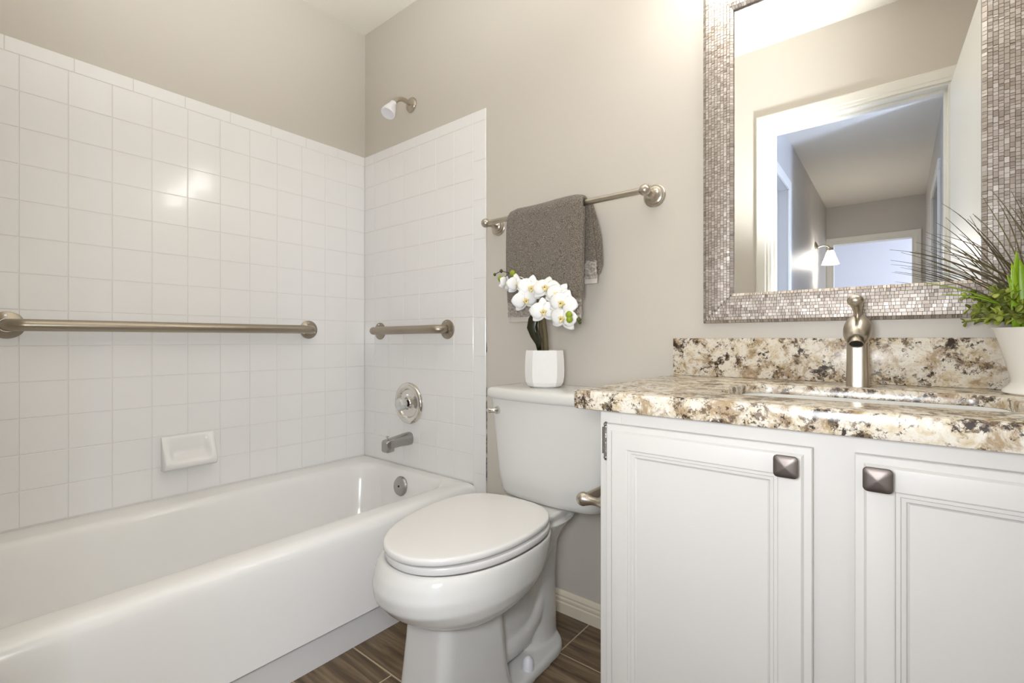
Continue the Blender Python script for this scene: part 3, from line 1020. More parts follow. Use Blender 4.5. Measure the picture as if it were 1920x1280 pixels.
# trapway and rear column
loft(bm, [ov(0.0, 0, 0.068, -0.30, -0.10), ov(0.08, 0, 0.062, -0.29, -0.10), ov(0.20, 0, 0.055, -0.27, -0.10), ov(0.30, 0, 0.062, -0.30, -0.09), ov(0.34, 0, 0.082, -0.34, -0.075), ov(0.38, 0, 0.11, -0.36, -0.05), ov(0.40, 0, 0.13, -0.36, -0.04)])
pts = [Vector((*rot(TXc + 0.006, -0.44), 0.080)), Vector((*rot(TXc + 0.012, -0.395), 0.080)), Vector((*rot(TXc + 0.015, -0.35), 0.083)), Vector((*rot(TXc + 0.014, -0.30), 0.090)), Vector((*rot(TXc + 0.010, -0.25), 0.110)), Vector((*rot(TXc + 0.004, -0.21), 0.155)), Vector((*rot(TXc, -0.19), 0.22)), Vector((*rot(TXc, -0.18), 0.30))]
tube(bm, pts, [0.040, 0.044, 0.046, 0.048, 0.050, 0.052, 0.052, 0.05], 20)
# base flange
loft(bm, [[(*rot(x + TXc, y), z) for x, y in rrect(-hw, hw - 0.008, -0.60, -0.118 - d, 0.10, 8)] for z, hw, d in ((0, 0.112, 0), (0.016, 0.112, 0), (0.024, 0.109, 0.003), (0.028, 0.102, 0.008))])
# rear deck carrying the tank
def deck(z, hw, y0, y1):
    pts = []
    for x, y in rrect(-hw, hw, y0, y1, 0.045, 6):
        pts.append((*rot(TXc + x, y), z))
    return pts
loft(bm, [deck(0.375, 0.085, -0.34, -0.04), deck(0.392, 0.104, -0.35, -0.035), deck(0.410, 0.113, -0.355, -0.03), deck(0.422, 0.115, -0.355, -0.03), deck(0.4275, 0.112, -0.35, -0.034)])
bowl = obj('bowl', bm, M['porcelain'], t, 60)
rm = bowl.modifiers.new('remesh', 'REMESH')
rm.mode = 'VOXEL'; rm.voxel_size = 0.0034; rm.use_smooth_shade = True
sm = bowl.modifiers.new('smooth', 'SMOOTH')
sm.iterations = 14; sm.factor = 0.5
def slab(bm, z0, z1, hw, yf, yr, r, tip=0.0):
    def zz(z, y):
        return z + tip * (y + 0.48)
    rr = []
    for z, d in ((z0, r * 0.6), (z0 + r * 0.35, 0.0015), (z0 + r * 0.8, 0), (z1 - r * 1.1, 0), (z1 - r * 0.55, r * 0.18), (z1 - r * 0.2, r * 0.5), (z1 - 0.0006, r), (z1, r * 2.2)):
        rr.append([(x, y, zz(z, y)) for x, y in egg(TXc, -0.45, hw - d, yf + d, yr - d, 2.1, 2.7)])
    # a domed centre
    rr.append([(x, y, zz(z1 + 0.0015, y)) for x, y in egg(TXc, -0.45, hw * 0.5, -0.60, -0.35, 2.1, 2.6)])
    loft(bm, rr)
bm = bmesh.new()
slab(bm, 0.4193, 0.4362, 0.1735, -0.715, -0.272, 0.004, 0.012)
obj('seat', bm, M['seat'], t, 50)
bm = bmesh.new()
slab(bm, 0.4408, 0.4575, 0.1720, -0.7215, -0.272, 0.006, 0.012)
obj('lid', bm, M['seat'], t, 50)
for dx in (-0.068, 0.068):
    bm = bmesh.new()
    x, y = rot(TXc + dx, -0.266)
    add_box(bm, x - 0.018, x + 0.018, y - 0.012, y + 0.012, 0.420, 0.445, 0.006, 3)
    obj('hinge', bm, M['seat'], t, 40)
bm = bmesh.new()
x, y = 1.2525, -0.333
lathe(bm, [(0.0, 0.026), (0.0160, 0.026), (0.0158, 0.040), (0.0140, 0.050), (0.0095, 0.0575), (0.005, 0.0605), (0.0, 0.061)], (x, y, 0), (0, 0, 1), 28)
obj('bolt_cap', bm, M['plastic'], t, 40)
# tank
KX = 1.215
def tank_ring(z, hw, yb, yf, bow, r=0.035):
    out = []
    for x, y in rrect(-hw, hw, yf, yb, r, 7):
        if y < (yb + yf) / 2:
            y -= bow * (1 - (x / hw) ** 2)
        out.append((KX + x, y, z))
    # extra columns so that the bow is a curve
    return out
def tank_ring2(z, hw, yb, yf, bow, r=0.035, n=14):
    base = rrect(-hw, hw, yf, yb, r, 7)
    # the front edge runs between the 3rd and 4th corners: subdivide it
    k = 3 * 8
    a, b = base[k - 1], base[k]
    mid = [(a[0] + (b[0] - a[0]) * i / n, a[1]) for i in range(1, n)]
    base = base[:k] + mid + base[k:]
    out = []
    for x, y in base:
        f = max(0.0, (yb - y) / (yb - yf))
        out.append((KX + x, y - bow * f * (1 - (x / hw) ** 2), z))
    return out
bm = bmesh.new()
loft(bm, [tank_ring2(0.4265, 0.150, -0.03, -0.175, 0.02), tank_ring2(0.429, 0.166, -0.024, -0.186, 0.02), tank_ring2(0.436, 0.178, -0.019, -0.194, 0.022), tank_ring2(0.450, 0.1865, -0.016, -0.198, 0.022),
          tank_ring2(0.50, 0.1935, -0.014, -0.202, 0.023), tank_ring2(0.62, 0.206, -0.013, -0.208, 0.024), tank_ring2(0.735, 0.2175, -0.012, -0.213, 0.025)])
obj('tank', bm, M['porcelain'], t, 50)
bm = bmesh.new()
loft(bm, [tank_ring2(0.7355, 0.217, -0.010, -0.216, 0.026), tank_ring2(0.738, 0.224, -0.007, -0.221, 0.027), tank_ring2(0.745, 0.228, -0.005, -0.2245, 0.027), tank_ring2(0.758, 0.228, -0.005, -0.2245, 0.027),
          tank_ring2(0.765, 0.225, -0.006, -0.222, 0.027), tank_ring2(0.769, 0.219, -0.009, -0.217, 0.026), tank_ring2(0.7712, 0.21, -0.016, -0.206, 0.024), tank_ring2(0.772, 0.17, -0.05, -0.16, 0.02)])
obj('tank_lid', bm, M['porcelain'], t, 50)
bm = bmesh.new()
lx, lz = 1.048, 0.6995
lathe(bm, [(0.0, -0.004), (0.0155, -0.004), (0.0155, 0.005), (0.012, 0.011), (0.0105, 0.017), (0.0, 0.017)], (lx, -0.212, lz), (0, -1, 0), 24)
pp = bez((lx, -0.222, lz), (lx - 0.004, -0.238, lz), (lx - 0.012, -0.240, lz - 0.001), 8)
tube(bm, pp, [0.0098, 0.0095, 0.009, 0.0085, 0.0078, 0.007, 0.0066, 0.0066, 0.007], 14)
lathe(bm, [(0.0066, 0), (0.0085, 0.003), (0.0080, 0.010), (0.006, 0.014), (0.0, 0.015)], pp[-1], (-1, -0.05, -0.05), 14)
obj('flush_lever', bm, M['chrome'], t, 40)

# ------------------------------------------------------------ toilet paper holder, on the vanity's left side
CX0, CX1 = 1.58, 2.345      # cabinet sides
CYF = -0.530                # cabinet front
PZ = 0.579
t = thing('toilet_paper_holder', 'brushed nickel paper holder bar on the side of the vanity by the toilet tank', 'toilet paper holder', (CX0, -0.40, PZ))
for y in (-0.474, -0.325):
    bm = bmesh.new()
    post(bm, (CX0, y, PZ), (-1, 0, 0), 0.070, 0.92)
    obj('post', bm, M['nickel'], t)
bm = bmesh.new()
tube(bm, [(CX0 - 0.070, -0.474, PZ), (CX0 - 0.070, -0.325, PZ)], 0.0105, 20)
obj('bar', bm, M['nickel'], t)

# ------------------------------------------------------------ vanity cabinet
t = thing('vanity_cabinet', 'white painted vanity cabinet with two framed doors below the granite top', 'cabinet', ((CX0 + CX1) / 2, -0.26, 0))
CZT = 0.785
bm = bmesh.new()
# carcass: sides, back, floor, toe board and a face frame
add_box(bm, CX0, CX0 + 0.016, CYF + 0.019, -0.003, 0, CZT)
add_box(bm, CX1 - 0.016, CX1, CYF + 0.019, -0.003, 0, CZT)
add_box(bm, CX0 + 0.016, CX1 - 0.016, -0.010, -0.004, 0.09, CZT)
add_box(bm, CX0 + 0.016, CX1 - 0.016, CYF + 0.019, -0.010, 0.09, 0.105)
add_box(bm, CX0 + 0.016, CX1 - 0.016, CYF + 0.07, CYF + 0.085, 0, 0.09)
obj('carcass', bm, M['cab'], t, 30)
bm = bmesh.new()
fw_ = 0.045
add_box(bm, CX0, CX0 + fw_, CYF, CYF + 0.019, 0, CZT, 0.001, 1)
add_box(bm, CX1 - fw_, CX1, CYF, CYF + 0.019, 0.0, CZT, 0.001, 1)
add_box(bm, 1.915, 2.010, CYF, CYF + 0.019, 0.09, CZT)
add_box(bm, CX0 + fw_, CX1 - fw_, CYF + 0.0003, CYF + 0.019, CZT - 0.06, CZT)
add_box(bm, CX0 + fw_, CX1 - fw_, CYF + 0.0003, CYF + 0.019, 0.09, 0.14)
obj('face_frame', bm, M['cab'], t, 30)

def cab_door(x0, x1, z0, z1, knob_x, hinge_x, hs):
    prof = [(0.0, 0.0), (0.0, 0.0115), (0.0012, 0.0130), (0.0105, 0.0135), (0.0115, 0.0150), (0.0140, 0.0175), (0.0160, 0.0180), (0.0430, 0.0180), (0.0445, 0.0172), (0.0455, 0.0150),
            (0.0500, 0.0148), (0.0512, 0.0130), (0.0560, 0.0122), (0.0575, 0.0100), (0.0600, 0.0085), (0.0625, 0.0085)]
    bm = bmesh.new()
    y0 = CYF - 0.0006
    rings = []
    for d, h in prof:
        rings.append([(x0 + d, y0 - h, z0 + d), (x1 - d, y0 - h, z0 + d), (x1 - d, y0 - h, z1 - d), (x0 + d, y0 - h, z1 - d)])
    loft(bm, rings)
    d = obj('door', bm, M['cab'], t, 22)
    # square pyramid knob
    kz = z1 - 0.0275
    ky = y0 - 0.0180
    bm = bmesh.new()
    lathe(bm, [(0.0, 0.0), (0.009, 0.0), (0.0065, 0.004), (0.006, 0.010), (0.010, 0.0145), (0.0, 0.0145)], (knob_x, ky, kz), (0, -1, 0), 20)
    s = 0.0165
    rr = []
    for h, q, r in ((0.0125, s - 0.003, 0.004), (0.0140, s - 0.0006, 0.0055), (0.0160, s, 0.006), (0.0185, s - 0.0005, 0.006), (0.0196, s - 0.002, 0.0055), (0.0208, s * 0.6, 0.0035), (0.0222, s * 0.18, 0.0014), (0.0224, s * 0.05, 0.0004)):
        rr.append([(knob_x + a, ky - h, kz + b) for a, b in rrect(-q, q, -q, q, r, 5)])
    loft(bm, rr)
    k = obj('knob', bm, M['pewter'], d, 28)
    setp(k, 'dark pewter square knob with a pyramid face')
    # hinge leaf and barrel on the frame
    bm = bmesh.new()
    for zc in (z1 - 0.035,):
        hx = hinge_x + hs * 0.003
        tube(bm, [(hx, CYF - 0.007, zc - 0.030), (hx, CYF - 0.007, zc + 0.030)], 0.0042, 12)
        for s_ in (-1, 1):
            lathe(bm, [(0.0042, 0.0), (0.005, 0.002), (0.003, 0.006), (0.0, 0.008)], (hx, CYF - 0.007, zc + s_ * 0.030), (0, 0, s_), 12)
        for q in (-0.0115, 0.0115):
            tube(bm, [(hx, CYF - 0.007, zc + q - 0.0007), (hx, CYF - 0.007, zc + q + 0.0007)], 0.0047, 12)
        add_box(bm, min(hx, hx + hs * 0.010), max(hx, hx + hs * 0.010), CYF - 0.004, CYF - 0.0012, zc - 0.026, zc + 0.026, 0.0008, 1)
    obj('hinge', bm, M['worn'], d, 35)
    return d
cab_door(1.6000, 1.9365, 0.105, 0.7605, 1.9052, 1.5985, -1)
cab_door(1.9870, 2.3240, 0.105, 0.7605, 2.0135, 2.3255, 1)

# ------------------------------------------------------------ granite worktop with the sink cut-out
GX0, GX1, GY0, GZ0, GZ1 = 1.533, 2.3575, -0.5555, 0.7852, 0.822
HX0, HX1, HY0_, HY1_ = 1.768, 2.182, -0.437, -0.182
t = thing('granite_worktop', 'speckled cream and brown granite vanity top with a backsplash strip', 'worktop', (1.95, -0.28, GZ0))
bm = bmesh.new()
n = 8
def inner(z, g=0.0):
    return [(x, y, z) for x, y in rrect(HX0 - g, HX1 + g, HY0_ - g, HY1_ + g, 0.05 + g, n)]
def outer(z, g=0.0, r=0.006):
    return [(x, y, z) for x, y in rrect(GX0 + g, GX1 - g, GY0 + g, -0.0008 - g, r, n)]
R = 0.0045
rings = [inner(GZ0, 0.035), inner(0.8025, 0.035), inner(0.8025), inner(GZ1 - 0.002), inner(GZ1 - 0.0006, 0.0008), inner(GZ1, 0.0022)]
rings += [outer(GZ1, R), outer(GZ1 - R * 0.3, R * 0.3), outer(GZ1 - R, 0), outer(GZ0 + R, 0), outer(GZ0 + R * 0.3, R * 0.3), outer(GZ0, R), inner(GZ0, 0.035)]
loft(bm, rings, False, False)
bmesh.ops.remove_doubles(bm, verts=bm.verts[:], dist=1e-6)
obj('slab', bm, M['granite'], t, 40)
bm = bmesh.new()
add_box(bm, 1.535, 2.3575, -0.021, -0.0008, GZ1 + 0.0002, 0.9255, 0.0015, 2)
obj('backsplash', bm, M['granite'], t, 40)

t = obj('sink_basin', (lambda b: (loft(b, [[(x, y, z) for x, y in rrect(HX0 - g, HX1 + g, HY0_ - g, HY1_ + g, 0.05 + g, 8)] for g, z in
    ((0.030, 0.7950), (0.030, 0.8020), (-0.001, 0.8020), (-0.0025, 0.799), (-0.006, 0.75), (-0.014, 0.70), (-0.03, 0.672), (-0.06, 0.66), (-0.10, 0.657))], False, True), b)[1])(bmesh.new()), M['porcelain'], None, 50, origin=(1.975, -0.31, 0.657))
setp(t, 'white rectangular undermount sink basin in the granite vanity top', 'sink')

# ------------------------------------------------------------ faucet
FXc, FYc = 1.9675, -0.106
t = thing('faucet', 'brushed nickel single lever faucet standing behind the sink', 'faucet', (FXc, FYc, GZ1))
bm = bmesh.new()
def colring(z, w, d, dy, e=3.2, n=40):
    p = []
    for k in range(n):
        a = 2 * PI * k / n
        c, q = math.cos(a), math.sin(a)
        p.append((FXc + w * math.copysign(abs(c) ** (2 / e), c), FYc + dy + d * math.copysign(abs(q) ** (2 / e), q), z))
    return p
loft(bm, [colring(0.8222, 0.0205, 0.026, 0.0), colring(0.825, 0.0208, 0.026, 0.0), colring(0.86, 0.0202, 0.0245, -0.001), colring(0.90, 0.0195, 0.0225, -0.003), colring(0.935, 0.0190, 0.021, -0.005), colring(0.950, 0.0185, 0.020, -0.007), colring(0.961, 0.014, 0.015, -0.006), colring(0.965, 0.008, 0.009, -0.004)])
obj('column', bm, M['nickel'], t, 50)
bm = bmesh.new()
# hooded spout leaning forward and down to a cut-off mouth
so = Vector((FXc, FYc + 0.006, 0.957)); sd_ = Vector((0, -0.060, -0.040)).normalized()
lathe(bm, [(0.0, -0.016), (0.010, -0.0145), (0.0175, -0.008), (0.0222, 0.004), (0.0246, 0.018), (0.0252, 0.032), (0.0242, 0.045), (0.0215, 0.056), (0.0175, 0.064), (0.0155, 0.066), (0.0150, 0.063), (0.0, 0.063)], so, sd_, 40)
obj('spout', bm, M['nickel'], t, 50)
bm = bmesh.new()
mo = so + sd_ * 0.056
lathe(bm, [(0.0, 0.0), (0.0128, 0.0), (0.0132, 0.017), (0.0118, 0.017), (0.0112, 0.0145), (0.0, 0.0145)], mo, (0, -0.7, -1), 28)
obj('aerator', bm, M['nickel'], t, 30)
bm = bmesh.new()
lathe(bm, [(0.0, 0.0146), (0.0110, 0.0146), (0.0110, 0.0152), (0.0, 0.0152)], mo, (0, -0.7, -1), 24)
obj('outlet', bm, M['dark'], t, 30)
bm = bmesh.new()
# lever: slim neck that swells into a tilted paddle
pl = bez((FXc, FYc - 0.004, 0.958), (FXc, FYc - 0.002, 0.975), (FXc, FYc - 0.010, 0.990), 8, (FXc - 0.002, FYc - 0.030, 1.002))
tube(bm, pl, [0.012, 0.0095, 0.008, 0.0075, 0.0078, 0.0088, 0.010, 0.0115, 0.0125], 18)
lathe(bm, [(0.0, -0.012), (0.008, -0.010), (0.0125, -0.003), (0.0145, 0.006), (0.0145, 0.014), (0.012, 0.021), (0.006, 0.025), (0.0, 0.0255)], (FXc - 0.002, FYc - 0.026, 1.0), (-0.02, -0.93, 0.25), 28, True, True, 0, 1.0, 0.8)
# drain pull rod behind the column
tube(bm, [(FXc, FYc + 0.029, 0.823), (FXc, FYc + 0.029, 0.945)], 0.0028, 10)
lathe(bm, [(0.0, 0.0), (0.006, 0.002), (0.0075, 0.007), (0.005, 0.012), (0.0, 0.013)], (FXc, FYc + 0.029, 0.944), (0, 0, 1), 16)
obj('lever', bm, M['nickel'], t, 40)

# ------------------------------------------------------------ mosaic framed mirror
MX0, MX1, MZ0, MZ1 = 1.6175, 2.2440, 0.9665, 1.8740
IX0, IX1, IZ0, IZ1 = 1.6950, 2.1665, 1.0435, 1.7970
t = thing('wall_mirror', 'rectangular wall mirror in a wide silver mosaic frame above the vanity', 'mirror', ((MX0 + MX1) / 2, 0, MZ0))
bm = bmesh.new()
add_box(bm, IX0 - 0.006, IX1 + 0.006, -0.009, -0.005, IZ0 - 0.006, IZ1 + 0.006)
obj('glass', bm, M['mirror'], t, 0)
bm = bmesh.new()
W = IX0 - MX0
# backing: mitred U-profile, slightly domed
prof = [(0.0, 0.001), (0.0, 0.0125), (0.003, 0.0140), (0.012, 0.0178), (W * 0.5, 0.0205), (W - 0.012, 0.0178), (W - 0.003, 0.0140), (W, 0.0125), (W, 0.001)]
rings = []
for d, h in prof:
    rings.append([(MX0 + d, -h, MZ0 + d), (MX1 - d, -h, MZ0 + d), (MX1 - d, -h, MZ1 - d), (MX0 + d, -h, MZ1 - d)])
loft(bm, rings + [rings[0]], False, False)
bmesh.ops.remove_doubles(bm, verts=bm.verts[:], dist=1e-6)
obj('frame', bm, M['frame_dark'], t, 30)
def dome(d):
    u = d / W * 2 - 1
    return 0.0190 + 0.0026 * (1 - u * u) - 0.0035 * max(0, abs(u) - 0.85) / 0.15
bm = bmesh.new()
NR = 10
cw = W / NR
rng = random.Random(3)
def chip(p, hs, d0, d1, s0, s1):
    """p maps (d across, s along, height) to the wall; hs height"""
    g = 0.00016
    d0 += g; d1 -= g; s0 += g; s1 -= g
    ta, tb = rng.gauss(0, 1) * 0.00014, rng.gauss(0, 1) * 0.00014
    lo = [(d0, s0), (d1, s0), (d1, s1), (d0, s1)]
    c = 0.00025
    hi = [(d0 + c, s0 + c, -ta - tb), (d1 - c, s0 + c, ta - tb), (d1 - c, s1 - c, ta + tb), (d0 + c, s1 - c, -ta + tb)]
    loft(bm, [[p(a, s, dome(a) - 0.0028) for a, s in lo], [p(a, s, dome(a) + hs + q) for a, s, q in hi]], False, True)
def strip(p, length):
    for r in range(NR):
        d0, d1 = r * cw, (r + 1) * cw
        s, end = d0, length - d0
        while s < end - 0.001:
            L = cw * rng.choice((0.55, 0.8, 0.9, 1, 1, 1, 1.25, 1.6))
            e = min(end, s + L)
            if end - e < cw * 0.4:
                e = end
            # mitre: clip the ends at the middle of the chip
            chip(p, rng.choice((0, 0.0002, 0.0003, 0.0005, 0.0009)), d0, d1, s + (0.5 * cw if s == d0 else 0), e)
            s = e
strip(lambda d, s, h: (MX0 + s, -h, MZ0 + d), MX1 - MX0)
strip(lambda d, s, h: (MX0 + s, -h, MZ1 - d), MX1 - MX0)
strip(lambda d, s, h: (MX0 + d, -h, MZ0 + s), MZ1 - MZ0)
strip(lambda d, s, h: (MX1 - d, -h, MZ0 + s), MZ1 - MZ0)
obj('mosaic', bm, M['mosaic'], t, 0)

# ------------------------------------------------------------ orchid in a faceted pot on the tank
PXc, PYc, PZ0 = 1.160, -0.124, 0.7722
t = thing('potted_orchid', 'white artificial orchid in a faceted white pot on the toilet tank', 'potted plant', (PXc, PYc, PZ0))
bm = bmesh.new()
lathe(bm, [(0.0, 0.0), (0.046, 0.0), (0.055, 0.005), (0.0615, 0.016), (0.0645, 0.034), (0.0650, 0.055), (0.0638, 0.090), (0.0610, 0.1155), (0.0605, 0.1165), (0.0575, 0.1165), (0.0565, 0.110), (0.0560, 0.098), (0.0, 0.098)], (PXc, PYc, PZ0), (0, 0, 1), 10)
obj('pot', bm, M['matte_pot'], t, 20)
bm = bmesh.new()
lathe(bm, [(0.055, 0.0985), (0.0555, 0.106), (0.04, 0.111), (0.0, 0.113)], (PXc, PYc, PZ0), (0, 0, 1), 24, False, True)
obj('soil', bm, M['soil'], t, 60)
bm = bmesh.new()
zt0 = PZ0 + 0.108
tube(bm, [(PXc + 0.006, PYc, zt0), (PXc + 0.006, PYc - 0.004, zt0 + 0.05), (PXc + 0.002, PYc - 0.012, zt0 + 0.12), (PXc - 0.004, PYc - 0.018, zt0 + 0.16)], [0.0095, 0.009, 0.0085, 0.008], 10)
tube(bm, [(PXc - 0.016, PYc + 0.01, zt0), (PXc - 0.017, PYc + 0.006, zt0 + 0.06), (PXc - 0.012, PYc - 0.005, zt0 + 0.13)], [0.0085, 0.008, 0.0075], 10)
obj('stem', bm, M['stalk'], t, 60)
def leaf_strip(bm, pts, widths, normal=(0, -1, 0), cup=0.25, mi=0):
    """leaf blade: a strip of three vertices across, folded along its midrib"""
    pts = [Vector(p) for p in pts]
    n = len(pts)
    nv = Vector(normal)
    rows_ = []
    for i, p in enumerate(pts):
        tg = (pts[min(n - 1, i + 1)] - pts[max(0, i - 1)]).normalized()
        s = tg.cross(nv)
        s = s.normalized() if s.length > 1e-4 else Vector((1, 0, 0))
        up = s.cross(tg).normalized()
        w = widths[i]
        rows_.append([p - s * w + up * w * cup, p, p + s * w + up * w * cup])
    loft(bm, rows_, False, False, False, mi)
def solid(o, th=0.0012):
    m = o.modifiers.new('solidify', 'SOLIDIFY')
    m.thickness = th
    m.offset = 0
bm = bmesh.new()
w = [0.006, 0.008, 0.011, 0.014, 0.014, 0.010, 0.004]
lp = [(PXc - 0.010, PYc - 0.01, zt0), (PXc - 0.013, PYc - 0.016, zt0 + 0.03), (PXc - 0.026, PYc - 0.020, zt0 + 0.055), (PXc - 0.034, PYc - 0.022, zt0 + 0.080), (PXc - 0.030, PYc - 0.02, zt0 + 0.105), (PXc - 0.022, PYc - 0.018, zt0 + 0.125), (PXc - 0.018, PYc - 0.016, zt0 + 0.14)]
leaf_strip(bm, lp, w, (0.3, -1, 0), 0.5)
lp = [(PXc - 0.004, PYc - 0.014, zt0), (PXc - 0.006, PYc - 0.020, zt0 + 0.02), (PXc + 0.001, PYc - 0.022, zt0 + 0.04), (PXc - 0.008, PYc - 0.022, zt0 + 0.060), (PXc - 0.016, PYc - 0.02, zt0 + 0.085), (PXc - 0.012, PYc - 0.018, zt0 + 0.11), (PXc - 0.008, PYc - 0.016, zt0 + 0.13)]
leaf_strip(bm, lp, [q * 0.7 for q in w], (-0.3, -1, 0), 0.5)
o = obj('leaf', bm, M['dleaf'], t, 60); solid(o)
CAMP = Vector((2.0348, -1.3672, 0.92))
def petal(bm, c, d, side, nrm, L, Wd, cup):
    """rounded petal from c along d"""
    N_ = 7
    rows_ = []
    for i in range(N_ + 1):
        s = i / N_
        w_ = Wd * (math.sin(PI * min(1, (0.06 + 0.94 * s)) ** 0.8) ** 0.62 if s < 1 else 0.10)
        ctr = c + d * (L * s) + nrm * (cup * L * (0.25 - (s - 0.5) ** 2) - cup * 0.6 * L * s * s)
        rows_.append([ctr + side * (w_ * q) - nrm * (abs(q) ** 2 * w_ * 0.16) for q in (-1, -0.6, 0, 0.6, 1)])
    loft(bm, rows_, False, False, False)
def flower(pos, face, size, roll):
    """five petals and a lip; face = direction it looks"""
    c = Vector(pos)
    nrm = Vector(face).normalized()
    up = Vector((0, 0, 1)); up = (up - nrm * up.dot(nrm)).normalized()
    rt = up.cross(nrm).normalized()
    up, rt = up * math.cos(roll) + rt * math.sin(roll), rt * math.cos(roll) - up * math.sin(roll)
    bm = bmesh.new()
    R_ = size / 2
    for ang, L, Wd, back_ in ((90, 1.0, 0.36, -0.05), (215, 0.98, 0.36, -0.05), (325, 0.98, 0.36, -0.05), (12, 1.02, 0.58, 0.05), (168, 1.02, 0.58, 0.05)):
        a = math.radians(ang)
        d = rt * math.cos(a) + up * math.sin(a)
        s = up * math.cos(a) - rt * math.sin(a)
        petal(bm, c + nrm * (back_ * R_), (d + nrm * 0.10).normalized(), s, nrm, R_ * L, R_ * Wd, 0.35)
    f = obj('flower', bm, M['petal'], t, 60, recalc=False)
    solid(f, 0.0009)
    bm = bmesh.new()
    lathe(bm, [(0.0, 0.0), (0.10 * R_, 0.02 * R_), (0.12 * R_, 0.16 * R_), (0.07 * R_, 0.30 * R_), (0.0, 0.33 * R_)], c + nrm * 0.06 * R_, nrm + up * 0.35, 10)
    for sgn in (-1, 1):
        lathe(bm, [(0.0, 0.0), (0.09 * R_, 0.08 * R_), (0.10 * R_, 0.22 * R_), (0.0, 0.36 * R_)], c + nrm * 0.08 * R_, nrm * 0.7 + rt * sgn * 0.8 + up * 0.1, 8)
    lathe(bm, [(0.0, 0.0), (0.11 * R_, 0.06 * R_), (0.14 * R_, 0.22 * R_), (0.08 * R_, 0.36 * R_), (0.0, 0.46 * R_)], c + nrm * 0.08 * R_, nrm * 0.7 - up * 0.7, 10, True, True)
    lathe(bm, [(0.0, 0.0), (0.05 * R_, 0.02 * R_), (0.04 * R_, 0.09 * R_), (0.0, 0.11 * R_)], c + nrm * 0.30 * R_ - up * 0.06 * R_, nrm, 8, True, True, 1)
    obj('lip', bm, [M['lip'], M['lipdot']], f, 60)
def toward(p, dx=0.0, dz=0.0):
    d = (CAMP - Vector(p)).normalized()
    r_ = Vector((d.y, -d.x, 0)) * -1
    return d + Vector((-d.y, d.x, 0)) * dx + Vector((0, 0, dz))
FL = [((1.03, -0.16, 1.106), 0.06, -1.1, 0, 0.3), ((1.082, -0.166, 1.099), 0.076, -0.6, 0.1, -0.1), ((1.148, -0.18, 1.081), 0.088, -0.1, 0.1, 0.2), ((1.133, -0.19, 1.045), 0.086, -0.25, -0.1, -0.3), ((1.2, -0.172, 1.077), 0.092, 0.3, 0.5, 0.1), ((1.246, -0.176, 1.053), 0.09, 0.35, 0.35, 0.5), ((1.21, -0.2, 1.006), 0.086, 0.05, 0, -0.1), ((1.273, -0.192, 1.026), 0.092, 0.4, 0.25, 0.35), ((1.276, -0.194, 0.984), 0.09, 0.55, 0, 0.2)]
for p, s, dx, dz, rl in FL:
    flower(p, toward(p, -dx, dz), s, rl)
# spray twigs, in two arching lines
bm = bmesh.new()
top = (PXc - 0.008, PYc - 0.016, zt0 + 0.15)
tw1 = bez(top, (PXc - 0.02, PYc - 0.03, 1.10), (1.1025, -0.1580, 1.1174), 9, (1.0461, -0.1630, 1.1402))
tw1 += [Vector((1.0101, -0.1600, 1.1500)), Vector((0.9802, -0.1600, 1.1411))]
tube(bm, tw1, [0.0022] * 7 + [0.0013] * 5, 8)
tube(bm, [Vector((1.0461, -0.1630, 1.1385)), Vector((1.0376, -0.1660, 1.1304)), Vector((1.0191, -0.1680, 1.1232))], 0.0010, 8)
tw2 = bez(top, (PXc + 0.03, PYc - 0.05, 1.075), (1.2912, -0.1900, 1.0187), 12, (1.3255, -0.1860, 0.9786))
tube(bm, tw2, [0.0022] * 9 + [0.0013] * 4, 8)
obj('twig', bm, M['twig'], t, 60)
def bud(p, r, mat, d=(0, 0, -1)):
    bm = bmesh.new()
    lathe(bm, [(0.0, -1.15 * r), (0.55 * r, -0.85 * r), (0.93 * r, -0.3 * r), (1.0 * r, 0.15 * r), (0.75 * r, 0.7 * r), (0.3 * r, 1.05 * r), (0.0, 1.15 * r)], p, d, 16)
    obj('bud', bm, mat, t, 60)
bud((1.0671, -0.1700, 1.1369), 0.0105, M['bud'], (0.3, -0.2, -1))
bud((1.0180, -0.1720, 1.1229), 0.0098, M['bud'], (-0.4, -0.2, -1))
bud((1.0101, -0.1600, 1.1500), 0.006, M['darkbud'], (0, 0, -1))
bud((0.9816, -0.1600, 1.1407), 0.005, M['darkbud'], (0, 0, -1))
bud((1.3195, -0.2320, 0.9918), 0.01, M['bud'], (0.1, -0.3, -1))
bud((1.3212, -0.2320, 0.9784), 0.0095, M['bud'], (0.1, -0.3, -1))
bud((1.3238, -0.1860, 0.9793), 0.0072, M['darkbud'], (0, 0, -1))
bud((1.3272, -0.1860, 0.9714), 0.005, M['darkbud'], (0, 0, -1))

# ------------------------------------------------------------ planter on the worktop's right end
GXc, GYc = 2.255, -0.108
t = thing('grass_planter', 'white footed planter of spiky grass and green leaves on the granite top', 'potted plant', (GXc, GYc, GZ1))
bm = bmesh.new()
lathe(bm, [(0.0, 0.0003), (0.0690, 0.0003), (0.0715, 0.003), (0.0705, 0.008), (0.0625, 0.016), (0.0595, 0.022), (0.0605, 0.030), (0.0660, 0.055), (0.0755, 0.095), (0.0830, 0.117), (0.0845, 0.121), (0.0815, 0.1215), (0.0790, 0.117), (0.0740, 0.100), (0.0, 0.098)], (GXc, GYc, GZ1), (0, 0, 1), 48)
obj('pot', bm, M['gloss_pot'], t, 50)
bm = bmesh.new()
lathe(bm, [(0.075, 0.100), (0.06, 0.106), (0.0, 0.110)], (GXc, GYc, GZ1), (0, 0, 1), 24, False, True)
obj('soil', bm, M['soil'], t, 60)
rng = random.Random(11)
bm = bmesh.new()
